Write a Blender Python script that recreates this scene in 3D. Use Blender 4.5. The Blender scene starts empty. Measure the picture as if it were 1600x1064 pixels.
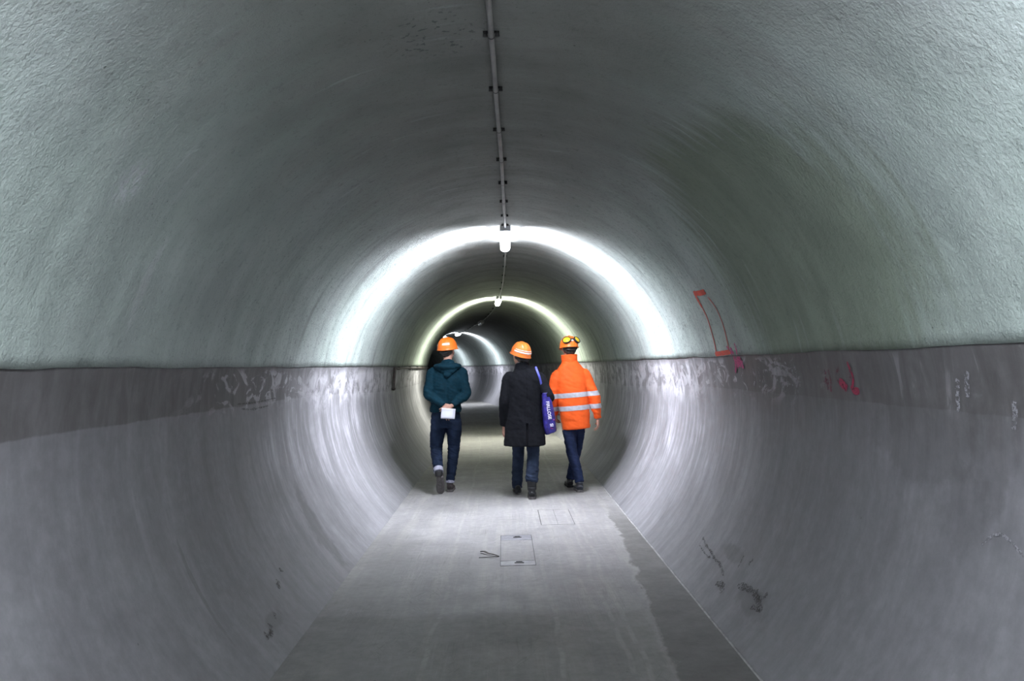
import bpy, bmesh, math, random
from mathutils import Vector, Matrix, noise, Euler

# ---------------------------------------------------------------- camera, world, exposure
C = bpy.context.scene.collection
sc = bpy.context.scene
CAM_H = 1.55
FOCAL_PX = 1244.0
cd = bpy.data.cameras.new('camera'); cam = bpy.data.objects.new('camera', cd); C.objects.link(cam)
cd.sensor_width = 36.0; cd.lens = FOCAL_PX / 1600.0 * 36.0
cd.clip_start = 0.05; cd.clip_end = 200
# a hand-held camera: looks slightly up, a touch to the right, rolled 1.4 degrees
cam.matrix_world = Matrix(((0.99963699, 0.02449111, -0.01122796, 0.0),
                           (-0.01044427, -0.0318952, -0.99943665, 0.0),
                           (-0.02483543, 0.99919111, -0.03162783, CAM_H),
                           (0, 0, 0, 1)))
sc.camera = cam
w = bpy.data.worlds.new('world'); sc.world = w; w.use_nodes = True
w.node_tree.nodes['Background'].inputs['Color'].default_value = (0.05, 0.055, 0.06, 1)
w.node_tree.nodes['Background'].inputs['Strength'].default_value = 0.02
sc.view_settings.view_transform = 'Standard'; sc.view_settings.look = 'None'
sc.view_settings.gamma = 1.0; sc.view_settings.use_curve_mapping = False
sc.view_settings.exposure = 0.0

LAMP_COOL = (0.86, 0.89, 1.0)
LAMP_WARM = (1.0, 1.0, 0.88)
#            distance along tunnel, lateral, on, colour, strength
LAMPS = [(-7.86, 0.0, 1, LAMP_COOL, 1.0),
         (0.38, -0.12, 1, LAMP_COOL, 1.95),
         (8.62, 0.05, 1, LAMP_COOL, 1.0),
         (16.9, 0.0, 1, LAMP_WARM, 0.85),
         (25.1, 0.0, 0, LAMP_WARM, 0.0),
         (33.35, 0.0, 1, LAMP_COOL, 0.8),
         (41.6, 0.0, 1, LAMP_COOL, 0.6)]
# each batten lamp is a strip luminaire; light leaves it in a fan of strips around its belly:
# (direction around the axis in degrees from straight down, watts, spread, lean towards the viewer)
FAN = [(-90, 66.0, 136, -10), (-60, 84.0, 134, -7), (-24, 72.0, 88, 16), (24, 72.0, 88, 16), (60, 84.0, 134, -7), (90, 66.0, 136, -10)]
DIFFUSER = 34.0

# ---------------------------------------------------------------- tunnel geometry helpers
R = 1.746            # inner radius of the bore
ZC = 1.247           # height of the bore's centre above the floor
WF = 1.222           # half width of the floor
U_DATUM = 2.402      # arc length from the crown to the plaster's lower edge
U_FLOOR = R * math.acos(-ZC / R)
Y_BACK, Y_END = -11.0, 62.0

def centre(v):
    if v <= 12.5:
        return Vector((0, v, 0)), 0.0
    k = 0.0657 ** 2
    # arc of a circle, radius 1/(2k): curve to the left
    r = 1 / (2 * k); a = (v - 12.5) / r
    return Vector((-r * (1 - math.cos(a)), 12.5 + r * math.sin(a), 0)), a

def wall(u, v, off=0.0, rad=R):
    p, a = centre(v)
    n = Vector((math.cos(a), math.sin(a), 0))
    th = u / R
    return p + n * ((rad - off) * math.sin(th)) + Vector((0, 0, ZC + (rad - off) * math.cos(th)))

def flr(x, v, z=0.0):
    p, a = centre(v)
    return p + Vector((math.cos(a), math.sin(a), 0)) * x + Vector((0, 0, z))

def nz(x, y=0.0, z=0.0): return noise.noise(Vector((x, y, z)))

# ---------------------------------------------------------------- material node helpers
class N:
    def __init__(s, name):
        s.m = bpy.data.materials.new(name); s.m.use_nodes = True
        s.t = s.m.node_tree; s.b = s.t.nodes['Principled BSDF']
    def node(s, ty, **kw):
        n = s.t.nodes.new(ty)
        for k, v in kw.items(): setattr(n, k, v)
        return n
    def put(s, sock, v):
        if isinstance(v, bpy.types.NodeSocket): s.t.links.new(v, sock)
        else:
            if hasattr(sock.default_value, '__len__') and not hasattr(v, '__len__'): v = [v] * len(sock.default_value)
            if hasattr(v, '__len__') and len(v) == 3 and len(sock.default_value) == 4: v = (*v, 1)
            sock.default_value = v
    def math(s, op, a, b=0.0, c=0.0, clamp=False):
        n = s.node('ShaderNodeMath', operation=op, use_clamp=clamp)
        s.put(n.inputs[0], a); s.put(n.inputs[1], b)
        if op == 'MULTIPLY_ADD': s.put(n.inputs[2], c)
        return n.outputs[0]
    def add(s, a, b): return s.math('ADD', a, b)
    def mul(s, a, b): return s.math('MULTIPLY', a, b)
    def sub(s, a, b): return s.math('SUBTRACT', a, b)
    def absn(s, a): return s.math('ABSOLUTE', a)
    def uv(s):
        n = s.node('ShaderNodeUVMap'); q = s.node('ShaderNodeSeparateXYZ'); s.t.links.new(n.outputs[0], q.inputs[0])
        return q.outputs[0], q.outputs[1]
    def obj(s):
        return s.node('ShaderNodeTexCoord').outputs['Object']
    def sep(s, v):
        q = s.node('ShaderNodeSeparateXYZ'); s.put(q.inputs[0], v); return q.outputs
    def vec(s, x, y, z=0.0):
        n = s.node('ShaderNodeCombineXYZ'); s.put(n.inputs[0], x); s.put(n.inputs[1], y); s.put(n.inputs[2], z)
        return n.outputs[0]
    def noise(s, v, scale=1.0, detail=3.0, rough=0.55, dist=0.0):
        n = s.node('ShaderNodeTexNoise'); s.put(n.inputs['Vector'], v)
        n.inputs['Scale'].default_value = scale; n.inputs['Detail'].default_value = detail
        n.inputs['Roughness'].default_value = rough; n.inputs['Distortion'].default_value = dist
        return n.outputs[0]
    def voro(s, v, scale=1.0):
        n = s.node('ShaderNodeTexVoronoi'); s.put(n.inputs['Vector'], v); n.inputs['Scale'].default_value = scale
        return n.outputs['Distance']
    def ss(s, x, a, b, lo=0.0, hi=1.0):
        n = s.node('ShaderNodeMapRange', interpolation_type='SMOOTHSTEP', clamp=True)
        s.put(n.inputs['Value'], x); n.inputs['From Min'].default_value = a; n.inputs['From Max'].default_value = b
        n.inputs['To Min'].default_value = lo; n.inputs['To Max'].default_value = hi
        return n.outputs[0]
    def mix(s, f, a, b, mode='MIX'):
        n = s.node('ShaderNodeMix', data_type='RGBA', blend_type=mode)
        s.put(n.inputs[0], f); s.put(n.inputs[6], a); s.put(n.inputs[7], b)
        return n.outputs[2]
    def scalec(s, col, f):
        n = s.node('ShaderNodeVectorMath', operation='SCALE'); s.put(n.inputs[0], col); s.put(n.inputs[3], f)
        return n.outputs[0]
    def bump(s, h, strength=0.5, dist=0.01, prev=None):
        n = s.node('ShaderNodeBump'); s.put(n.inputs['Height'], h)
        n.inputs['Strength'].default_value = strength; n.inputs['Distance'].default_value = dist
        if prev is not None: s.t.links.new(prev, n.inputs['Normal'])
        return n.outputs[0]
    def ell(s, u, v, u0, v0, ru, rv, soft=0.35, warp=None, wa=0.3):
        a = s.math('DIVIDE', s.sub(u, u0), ru); b = s.math('DIVIDE', s.sub(v, v0), rv)
        d = s.math('SQRT', s.add(s.mul(a, a), s.mul(b, b)))
        if warp is not None: d = s.add(d, s.mul(s.sub(warp, 0.5), wa * 2))
        return s.ss(d, 1.0 - soft, 1.0 + soft, 1.0, 0.0)
    def out(s, col=None, rough=None, nrm=None, metal=None, spec=None):
        if col is not None: s.put(s.b.inputs['Base Color'], col)
        if rough is not None: s.put(s.b.inputs['Roughness'], rough)
        if nrm is not None: s.put(s.b.inputs['Normal'], nrm)
        if metal is not None: s.put(s.b.inputs['Metallic'], metal)
        if spec is not None: s.put(s.b.inputs['Specular IOR Level'], spec)
        return s.m

def simple(name, col, rough=0.6, metal=0.0, var=0.12, scale=8.0, bump=0.0, bscale=60.0, spec=0.5, stretch=(1, 1, 1)):
    n = N(name); p = n.obj()
    q = n.sep(p); pv = n.vec(n.mul(q[0], stretch[0]), n.mul(q[1], stretch[1]), n.mul(q[2], stretch[2]))
    f = n.ss(n.noise(pv, scale, 4), 0.25, 0.75, 1 - var, 1 + var)
    nr = n.bump(n.noise(pv, bscale, 3), bump, 0.004) if bump else None
    return n.out(n.scalec(col, f), rough, nr, metal, spec)

# ---------------------------------------------------------------- materials of the tunnel
def mat_plaster():
    n = N('sprayed_plaster'); u, v = n.uv()
    uv = n.vec(u, v); au = n.absn(u)
    big = n.noise(uv, 0.55, 4, 0.6); mid = n.noise(uv, 2.3, 5, 0.6); fine = n.noise(uv, 30, 4, 0.7)
    streak = n.noise(n.vec(n.mul(u, 0.55), n.mul(v, 4.2)), 1.0, 5, 0.65, 0.3)
    streak2 = n.noise(n.vec(n.mul(u, 1.6), n.mul(v, 16)), 1.0, 4, 0.6)
    col = n.mix(n.ss(big, 0.3, 0.7), (0.37, 0.435, 0.395), (0.41, 0.455, 0.435))
    # greyer towards the crown, broken up by streaks
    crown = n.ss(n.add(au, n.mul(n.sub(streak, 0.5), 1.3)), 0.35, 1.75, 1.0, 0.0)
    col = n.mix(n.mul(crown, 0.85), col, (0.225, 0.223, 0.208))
    # damp olive patch on the right haunch with run marks
    dirt = n.ell(u, v, 1.80, 4.2, 0.88, 1.15, 0.22, n.mix(0.5, streak, streak2), 0.75)
    col = n.mix(n.mul(dirt, 0.68), col, (0.165, 0.20, 0.135))
    dirt2 = n.ell(u, v, 2.2, 4.7, 0.45, 1.6, 0.5, streak, 0.5)
    col = n.mix(n.mul(dirt2, 0.35), col, (0.21, 0.255, 0.195))
    # greenish light of the second lamp put into the plaster colour
    far = n.ss(v, 11.0, 14.5); far2 = n.ss(v, 19, 23, 1, 0)
    col = n.mix(n.mul(n.mul(far, far2), 0.45), col, (0.28, 0.33, 0.24))
    # dark circumferential bands beyond the walkers
    band = n.mul(n.ss(streak, 0.5, 0.72), n.ss(v, 4.5, 7))
    col = n.mix(n.mul(band, 0.5), col, (0.16, 0.17, 0.155))
    white = n.mul(n.ss(streak2, 0.58, 0.74), n.ss(n.noise(uv, 1.1, 3), 0.45, 0.62))
    col = n.mix(n.mul(white, 0.35), col, (0.58, 0.62, 0.62))
    # pale repair on the left haunch
    pale = n.ell(u, v, -1.63, 3.02, 0.11, 0.10, 0.3, fine, 1.2)
    col = n.mix(n.mul(n.mul(pale, n.ss(fine, 0.4, 0.6)), 0.5), col, (0.55, 0.56, 0.60))
    pale2 = n.ell(u, v, -2.0, 3.55, 0.20, 0.035, 0.3, fine, 1.0)
    col = n.mix(n.mul(pale2, 0.3), col, (0.55, 0.57, 0.58))
    col = n.scalec(col, n.ss(mid, 0.2, 0.8, 0.86, 1.12))
    col = n.scalec(col, n.ss(streak, 0.25, 0.75, 1.1, 0.9))
    # pits and specks
    spk = n.noise(uv, 75, 2, 0.5)
    dens = n.ss(n.noise(uv, 3.1, 2), 0.35, 0.7, 0.02, 0.10)
    pit = n.ss(n.sub(spk, n.sub(0.76, dens)), 0.0, 0.06)
    vor = n.voro(n.vec(u, v), 3.2)
    hole = n.ss(n.add(vor, n.mul(fine, 0.03)), 0.030, 0.045, 1.0, 0.0)
    grain = n.mul(n.math('MAXIMUM', n.ss(n.noise(uv, 30, 4, 0.85), 0.54, 0.64), n.ss(n.noise(uv, 13, 4, 0.8), 0.58, 0.66)), n.ss(v, 3.5, 7.0, 0.25, 0.7))
    col = n.mix(n.mul(grain, 0.85), col, (0.12, 0.125, 0.12))
    col = n.mix(n.math('MAXIMUM', n.mul(pit, 0.7), n.mul(hole, 0.8)), col, (0.07, 0.075, 0.07))
    clus = n.mul(n.ell(u, v, -0.26, 3.35, 0.20, 0.22, 0.4, fine, 0.5), n.ss(n.noise(uv, 34, 2, 0.4), 0.60, 0.66))
    col = n.mix(n.mul(clus, 0.55), col, (0.05, 0.06, 0.065))
    h1 = n.noise(uv, 70, 4, 0.65); h2 = n.noise(uv, 24, 3, 0.5)
    hgt = n.sub(n.add(h1, n.mul(h2, 0.9)), n.mul(hole, 0.8))
    nr = n.bump(hgt, 0.85, 0.0065)
    nr = n.bump(n.noise(uv, 3.0, 2), 0.5, 0.03, nr)
    return n.out(col, 0.82, nr, spec=0.25)

def mat_concrete():
    n = N('grey_concrete_lining'); u, v = n.uv()
    uv = n.vec(u, v); au = n.absn(u)
    big = n.noise(uv, 0.8, 4, 0.6); mid = n.noise(uv, 3.5, 5, 0.65); fine = n.noise(uv, 45, 4, 0.7)
    st = n.noise(n.vec(n.mul(u, 0.45), n.mul(v, 5.0)), 1.0, 5, 0.6, 0.5)
    st2 = n.noise(n.vec(n.mul(u, 2.2), n.mul(v, 13)), 1.0, 5, 0.6, 0.5)
    st3 = n.noise(n.vec(n.mul(u, 3.0), n.mul(v, 9)), 1.0, 4, 0.6, 0.8)
    col = n.mix(n.ss(big, 0.3, 0.7), (0.165, 0.165, 0.172), (0.20, 0.198, 0.208))
    # pale lime wash running down beside the middle lamp
    lime_zone = n.mul(n.ss(v, 5.0, 7.2), n.ss(v, 15.5, 19, 1, 0.5))
    lime = n.mul(lime_zone, n.ss(n.add(st2, n.mul(n.sub(st, 0.5), 0.9)), 0.36, 0.66))
    col = n.mix(n.mul(lime_zone, 0.18), col, (0.34, 0.33, 0.35))
    lime = n.mul(lime, n.ss(au, 2.9, 3.9, 1.0, 0.15))
    col = n.mix(n.mul(lime, n.ss(n.noise(uv, 1.7, 3), 0.35, 0.65, 0.15, 0.75)), col, (0.42, 0.41, 0.44))
    near_run = n.mul(n.ss(st2, 0.5, 0.72), n.ss(au, 2.6, 3.6, 0.45, 0.0))
    col = n.mix(n.mul(near_run, 0.5), col, (0.30, 0.305, 0.33))
    # damp, darker band left under the plaster edge
    edge = n.add(au, n.add(n.mul(n.sub(mid, 0.5), 0.03), n.mul(n.ss(v, 6, 13), -0.12)))
    band = n.ss(edge, 2.655, 2.668, 1.0, 0.0)
    drips = n.mul(n.ss(n.sub(au, n.mul(st2, 0.9)), 2.15, 2.5, 1.0, 0.0), 0.55)
    right = n.ss(u, -0.5, 0.5)
    band = n.math('MAXIMUM', band, n.mul(drips, n.add(0.35, n.mul(right, 1.0))))
    col = n.mix(n.mul(band, n.ss(v, 5.0, 7.5, 0.93, 0.5)), col, n.mix(n.ss(st3, 0.35, 0.65), (0.080, 0.076, 0.075), (0.112, 0.108, 0.108)))
    # efflorescence blotches on the band
    zone = n.mul(n.ss(au, 2.40, 2.46), n.ss(au, 2.6, 2.75, 1.0, 0.0))
    zr = n.mul(n.ss(v, 3.9, 5.6), n.ss(v, 15, 19, 1, 0.3))
    ef = n.mul(n.mul(zone, zr), n.ss(n.noise(n.vec(n.mul(u, 6), n.mul(v, 3.2)), 1.0, 5, 0.6, 1.6), 0.52, 0.6))
    ef2 = n.mul(n.mul(n.ss(au, 2.4, 2.5), n.ss(au, 2.68, 2.9, 1.0, 0.0)),
                n.mul(n.ss(v, 6.2, 7.8), n.ss(n.noise(n.vec(n.mul(u, 4), n.mul(v, 3)), 1.0, 5, 0.65, 1.0), 0.40, 0.6)))
    ef3 = n.mul(n.mul(zone, n.ss(v, 2.5, 4.0, 0.4, 0.6)), n.mul(right, n.ss(st3, 0.60, 0.68)))
    col = n.mix(n.math('MAXIMUM', n.mul(ef2, 0.8), n.math('MAXIMUM', n.mul(ef, 0.55), n.mul(ef3, 0.4))), col, (0.50, 0.49, 0.52))
    # dark damp patches and scuffs with a shape of their own
    wp = n.noise(uv, 7, 4, 0.6)
    for (u0, v0, ru, rv, k) in ((-3.72, 6.25, 0.33, 0.13, 0.42), (3.02, 3.0, 0.16, 0.14, 0.22), (3.9, 4.55, 0.08, 0.22, 0.4),
                                (2.78, 3.35, 0.17, 0.42, 0.32), (2.80, 2.85, 0.22, 0.12, 0.25), (-3.55, 4.05, 0.28, 0.02, 0.4), (-3.3, 4.5, 0.5, 0.25, 0.12),
                                (3.75, 5.2, 0.05, 0.20, 0.4), (-3.95, 4.6, 0.05, 0.12, 0.4)):
        m_ = n.ell(u, v, u0, v0, ru, rv, 0.25, wp, 0.7)
        col = n.mix(n.mul(m_, k), col, (0.085, 0.083, 0.08))
    col = n.scalec(col, n.ss(st, 0.2, 0.8, 0.88, 1.12))
    col = n.scalec(col, n.ss(st2, 0.2, 0.8, 0.95, 1.05))
    col = n.scalec(col, n.ss(mid, 0.25, 0.75, 0.86, 1.12))
    col = n.scalec(col, n.ss(n.noise(uv, 14, 5, 0.7), 0.25, 0.75, 0.92, 1.08))
    hole = n.ss(n.add(n.voro(uv, 2.6), n.mul(fine, 0.02)), 0.018, 0.03, 1.0, 0.0)
    col = n.mix(n.mul(hole, 0.6), col, (0.07, 0.07, 0.07))
    nr = n.bump(n.add(n.mul(fine, 0.3), n.mul(mid, 1.0)), 0.35, 0.006)
    nr = n.bump(st, 0.3, 0.012, nr)
    return n.out(col, n.ss(mid, 0.3, 0.7, 0.5, 0.66), nr, spec=0.4)

def mat_floor():
    n = N('trowelled_floor_concrete'); u, v = n.uv()
    uv = n.vec(u, v)
    big = n.noise(uv, 0.9, 5, 0.6); mid = n.noise(uv, 4.5, 5, 0.65); fine = n.noise(uv, 60, 4, 0.7)
    ln = n.noise(n.vec(n.mul(u, 9), n.mul(v, 0.55)), 1.0, 5, 0.6, 0.6)
    ln2 = n.noise(n.vec(n.mul(u, 40), n.mul(v, 1.6)), 1.0, 4, 0.6, 1.2)
    crs = n.noise(n.vec(n.mul(u, 0.9), n.mul(v, 2.2)), 1.0, 4, 0.6, 0.4)
    col = n.mix(n.ss(mid, 0.3, 0.7), (0.235, 0.229, 0.230), (0.275, 0.268, 0.27))
    col = n.mix(n.mul(n.ss(ln, 0.42, 0.66), 0.65), col, (0.31, 0.30, 0.285))
    col = n.mix(n.mul(n.mul(n.ss(ln2, 0.54, 0.68), n.ss(n.noise(uv, 1.6, 3), 0.42, 0.6)), 0.5), col, (0.35, 0.34, 0.335))
    col = n.mix(n.mul(n.mul(n.ss(ln2, 0.46, 0.34), n.ss(n.noise(uv, 2.1, 3), 0.5, 0.65)), 0.4), col, (0.15, 0.147, 0.14))
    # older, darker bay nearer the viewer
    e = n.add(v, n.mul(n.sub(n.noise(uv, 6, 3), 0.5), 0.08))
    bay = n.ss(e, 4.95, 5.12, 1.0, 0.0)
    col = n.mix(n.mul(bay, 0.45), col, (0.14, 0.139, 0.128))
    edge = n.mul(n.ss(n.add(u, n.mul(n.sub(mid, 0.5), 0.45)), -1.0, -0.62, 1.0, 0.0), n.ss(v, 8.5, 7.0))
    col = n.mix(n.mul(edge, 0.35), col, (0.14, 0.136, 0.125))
    # worn screed strip beside the right-hand joint
    se = n.add(u, n.add(n.mul(n.sub(n.noise(n.vec(n.mul(u, 3), n.mul(v, 1.6)), 1.0, 5, 0.7, 0.4), 0.5), 0.26), n.ss(v, 3.2, 8.6, 0.15, -0.09)))
    strip = n.mul(n.ss(se, 0.955, 0.985), n.ss(v, 9.0, 7.6))
    col = n.mix(n.mul(strip, 0.8), col, (0.11, 0.107, 0.098))
    rim = n.mul(n.mul(n.ss(se, 0.92, 0.95), n.ss(se, 0.96, 0.99, 1, 0)), n.ss(v, 9.0, 7.6))
    col = n.mix(n.mul(rim, 0.3), col, (0.34, 0.33, 0.31))
    far = n.ss(v, 9.3, 10.6)  # past the walkers: dimness and yellowish lamp light mixed into the floor colour
    col = n.mix(n.mul(far, 0.4), col, (0.23, 0.225, 0.195))
    # pale tracks left by a trolley wheel
    for x0 in (0.27, 0.62, 0.70, -0.45):
        d = n.absn(n.add(n.sub(u, x0), n.mul(n.sub(n.noise(n.vec(v, x0), 0.9, 2), 0.5), 0.16)))
        col = n.mix(n.mul(n.mul(n.ss(d, 0.006, 0.022, 1.0, 0.0), n.ss(mid, 0.4, 0.55)), 0.45), col, (0.35, 0.34, 0.32))
    col = n.scalec(col, n.ss(crs, 0.2, 0.8, 0.93, 1.05))
    col = n.scalec(col, n.ss(big, 0.25, 0.75, 0.82, 1.12))
    sc1 = n.noise(n.vec(n.add(n.mul(u, 26), n.mul(v, 9)), n.add(n.mul(v, 1.3), n.mul(u, -1.5))), 1.0, 2, 0.4, 0.5)
    sc2 = n.noise(n.vec(n.add(n.mul(u, 24), n.mul(v, -11)), n.add(n.mul(v, 1.1), n.mul(u, 1.5))), 1.0, 2, 0.4, 0.5)
    scr = n.math('MAXIMUM', n.ss(n.absn(n.sub(sc1, 0.5)), 0.0, 0.012, 1, 0), n.ss(n.absn(n.sub(sc2, 0.5)), 0.0, 0.012, 1, 0))
    scr = n.mul(scr, n.ss(n.noise(uv, 2.2, 3), 0.48, 0.62))
    col = n.mix(n.mul(scr, 0.45), col, (0.13, 0.128, 0.12))
    col = n.scalec(col, n.ss(n.noise(uv, 16, 5, 0.7), 0.25, 0.75, 0.88, 1.1))
    hole = n.ss(n.add(n.voro(uv, 2.3), n.mul(fine, 0.02)), 0.018, 0.032, 1.0, 0.0)
    col = n.mix(n.mul(hole, 0.6), col, (0.06, 0.06, 0.06))
    nr = n.bump(n.add(n.add(mid, n.mul(fine, 0.35)), n.sub(n.mul(ln2, 0.4), n.mul(strip, 0.8))), 0.4, 0.006)
    return n.out(col, n.ss(mid, 0.3, 0.7, 0.5, 0.72), nr, spec=0.4)

M_PLASTER, M_CONC, M_FLOOR = mat_plaster(), mat_concrete(), mat_floor()
M_DARK = simple('dark_joint_filler', (0.03, 0.03, 0.028), 0.9)
M_CONDUIT = simple('grey_painted_conduit', (0.30, 0.29, 0.28), 0.5, var=0.25, scale=5)
M_CLIP = simple('black_clip_metal', (0.02, 0.02, 0.02), 0.5)
M_CABLE = simple('grey_cable_sheath', (0.45, 0.45, 0.44), 0.5)
M_HOUSING = simple('grey_lamp_housing', (0.66, 0.67, 0.70), 0.4)
M_PIPE = simple('rusty_brown_pipe', (0.055, 0.045, 0.04), 0.6, var=0.4, scale=20)
M_COVER = simple('worn_grey_cover', (0.27, 0.268, 0.278), 0.5, var=0.2, scale=14, bump=0.3)
M_COVER_METAL = simple('zinc_cover_end', (0.22, 0.22, 0.24), 0.45, 0.4, var=0.2, scale=20)

def emit(name, col, strength):
    m = bpy.data.materials.new(name); m.use_nodes = True
    b = m.node_tree.nodes['Principled BSDF']
    b.inputs['Base Color'].default_value = (0.8, 0.8, 0.8, 1)
    b.inputs['Roughness'].default_value = 0.4
    b.inputs['Emission Color'].default_value = (*col, 1); b.inputs['Emission Strength'].default_value = strength
    return m

# ---------------------------------------------------------------- object helpers
def link_mesh(name, verts, faces, mat=None, parent=None, smooth=False, uvs=None):
    me = bpy.data.meshes.new(name); me.from_pydata([tuple(v) for v in verts], [], faces); me.update()
    if uvs is not None:
        l = me.uv_layers.new(name='UVMap')
        for lp in me.loops: l.data[lp.index].uv = uvs[lp.vertex_index]
    if smooth: me.polygons.foreach_set('use_smooth', [True] * len(me.polygons))
    if mat: me.materials.append(mat)
    o = bpy.data.objects.new(name, me); C.objects.link(o)
    if parent: o.parent = parent
    return o

def obj_bm(name, bm, mat=None, parent=None, smooth=True):
    me = bpy.data.meshes.new(name); bmesh.ops.recalc_face_normals(bm, faces=bm.faces); bm.to_mesh(me); bm.free()
    me.polygons.foreach_set('use_smooth', [smooth] * len(me.polygons))
    if mat: me.materials.append(mat)
    o = bpy.data.objects.new(name, me); C.objects.link(o)
    if parent: o.parent = parent
    return o

def tag(o, label=None, cat=None, group=None, kind=None):
    for k, v in (('label', label), ('category', cat), ('group', group), ('kind', kind)):
        if v: o[k] = v
    return o

def empty(name, loc, label, cat, group=None, rz=0.0):
    o = bpy.data.objects.new(name, None); C.objects.link(o); o.location = loc; o.rotation_euler = (0, 0, rz)
    o.empty_display_size = 0.2
    return tag(o, label, cat, group)

def smooth_by_angle(o, deg=35):
    me = o.data
    bm = bmesh.new(); bm.from_mesh(me); lim = math.radians(deg)
    for e in bm.edges:
        e.smooth = not (len(e.link_faces) == 2 and e.calc_face_angle(0) > lim)
    for f in bm.faces: f.smooth = True
    bm.to_mesh(me); bm.free()

def bm_box(bm, c, s, M=None, bevel=0.0):
    b = bmesh.new(); bmesh.ops.create_cube(b, size=1.0)
    for v in b.verts: v.co = Vector((v.co.x * s[0], v.co.y * s[1], v.co.z * s[2]))
    if bevel: bmesh.ops.bevel(b, geom=list(b.edges), offset=bevel, segments=2, affect='EDGES', profile=0.5)
    T = Matrix.Translation(c)
    if M is not None: T = T @ M
    b.transform(T)
    me = bpy.data.meshes.new('tmp'); b.to_mesh(me); b.free(); bm.from_mesh(me); bpy.data.meshes.remove(me)

def catmull(pts, n):
    P = [Vector(p) if len(p) == 3 else p for p in pts]
    dim = len(pts[0]); out = []
    for i in range(len(pts) - 1):
        p0 = pts[max(i - 1, 0)]; p1 = pts[i]; p2 = pts[i + 1]; p3 = pts[min(i + 2, len(pts) - 1)]
        for k in range(n):
            t = k / n
            out.append([0.5 * ((2 * p1[d]) + (-p0[d] + p2[d]) * t + (2 * p0[d] - 5 * p1[d] + 4 * p2[d] - p3[d]) * t * t
                               + (-p0[d] + 3 * p1[d] - 3 * p2[d] + p3[d]) * t ** 3) for d in range(dim)])
    out.append(list(pts[-1])); return out

def tube(bm, pts, seg=16, sub=4, ref=(1, 0, 0), cap=True, power=2.0):
    """pts: (x, y, z, ra, rb): ra along ref, rb across it."""
    if len(pts[0]) == 4: pts = [(*p, p[3]) for p in pts]
    P = catmull(pts, sub) if sub > 1 else [list(p) for p in pts]
    rings = []
    for i, p in enumerate(P):
        a = Vector(P[max(i - 1, 0)][:3]); b = Vector(P[min(i + 1, len(P) - 1)][:3])
        t = (b - a).normalized(); r = Vector(ref); s = (r - t * r.dot(t))
        s = s.normalized() if s.length > 1e-4 else t.orthogonal().normalized()
        q = t.cross(s).normalized(); ring = []
        for k in range(seg):
            an = 2 * math.pi * k / seg; c, d = math.cos(an), math.sin(an)
            c = math.copysign(abs(c) ** (2 / power), c); d = math.copysign(abs(d) ** (2 / power), d)
            ring.append(bm.verts.new(Vector(p[:3]) + s * (c * p[3]) + q * (d * p[4])))
        rings.append(ring)
    for i in range(len(rings) - 1):
        for k in range(seg):
            bm.faces.new((rings[i][k], rings[i][(k + 1) % seg], rings[i + 1][(k + 1) % seg], rings[i + 1][k]))
    if cap:
        bm.faces.new(rings[0][::-1]); bm.faces.new(rings[-1])
    return rings

def ball(bm, c, r, M=None, seg=16):
    if not hasattr(r, '__len__'): r = (r, r, r)
    T = Matrix.Translation(c) @ (M if M is not None else Matrix.Identity(4)) @ Matrix.Diagonal((*r, 1))
    bmesh.ops.create_uvsphere(bm, u_segments=seg, v_segments=seg * 3 // 4, radius=1.0, matrix=T)

def fuse(bm, voxel, smooth=3, factor=0.5):
    """one continuous closed surface out of overlapping closed volumes"""
    bmesh.ops.recalc_face_normals(bm, faces=bm.faces)
    me = bpy.data.meshes.new('tmp'); bm.to_mesh(me); bm.free()
    o = bpy.data.objects.new('tmp', me); C.objects.link(o)
    m = o.modifiers.new('r', 'REMESH'); m.mode = 'VOXEL'; m.voxel_size = voxel; m.use_smooth_shade = True
    if smooth:
        s = o.modifiers.new('s', 'SMOOTH'); s.iterations = smooth; s.factor = factor
    dg = bpy.context.evaluated_depsgraph_get()
    res = bpy.data.meshes.new_from_object(o.evaluated_get(dg))
    bpy.data.objects.remove(o); bpy.data.meshes.remove(me)
    b = bmesh.new(); b.from_mesh(res); bpy.data.meshes.remove(res)
    return b

def wrinkle(bm, amp, freq=(7, 7, 18), seed=0.0, zone=None, micro=0.0):
    bm.normal_update()
    mv = []
    for v in bm.verts:
        p = v.co; q = Vector((p.x * freq[0] + seed, p.y * freq[1] - seed, p.z * freq[2] + 2.0 * p.x * freq[0] * 0.4))
        h = noise.noise(q) + 0.5 * noise.noise(q * 2.1)
        h = 1 - 2 * abs(h) if amp < 0 else h
        a = abs(amp) * (zone(p) if zone else 1.0)
        mv.append(v.normal * (a * h + (micro * noise.noise(p * 60) if micro else 0)))
    for v, d in zip(bm.verts, mv): v.co += d

# ---------------------------------------------------------------- the setting
def grid_surface(name, us, vs, fn, mat, uvf=None, keep=None, flip=False):
    verts = []; uvs = []; idx = {}
    for j, v in enumerate(vs):
        for i, u in enumerate(us):
            uu, vv, p = fn(u, v, i, j); idx[i, j] = len(verts); verts.append(p); uvs.append((uu, vv))
    faces = []
    for j in range(len(vs) - 1):
        for i in range(len(us) - 1):
            if keep and not keep(0.5 * (us[i] + us[i + 1]), 0.5 * (vs[j] + vs[j + 1])): continue
            f = (idx[i, j], idx[i + 1, j], idx[i + 1, j + 1], idx[i, j + 1])
            faces.append(f[::-1] if flip else f)
    return link_mesh(name, verts, faces, mat, None, True, uvs)

def frange(a, b, s):
    n = max(1, int(round((b - a) / s))); return [a + (b - a) * i / n for i in range(n + 1)]

vs_all = frange(Y_BACK, 0.5, 0.5)[:-1] + frange(0.5, 12, 0.06)[:-1] + frange(12, Y_END, 0.35)

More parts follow.
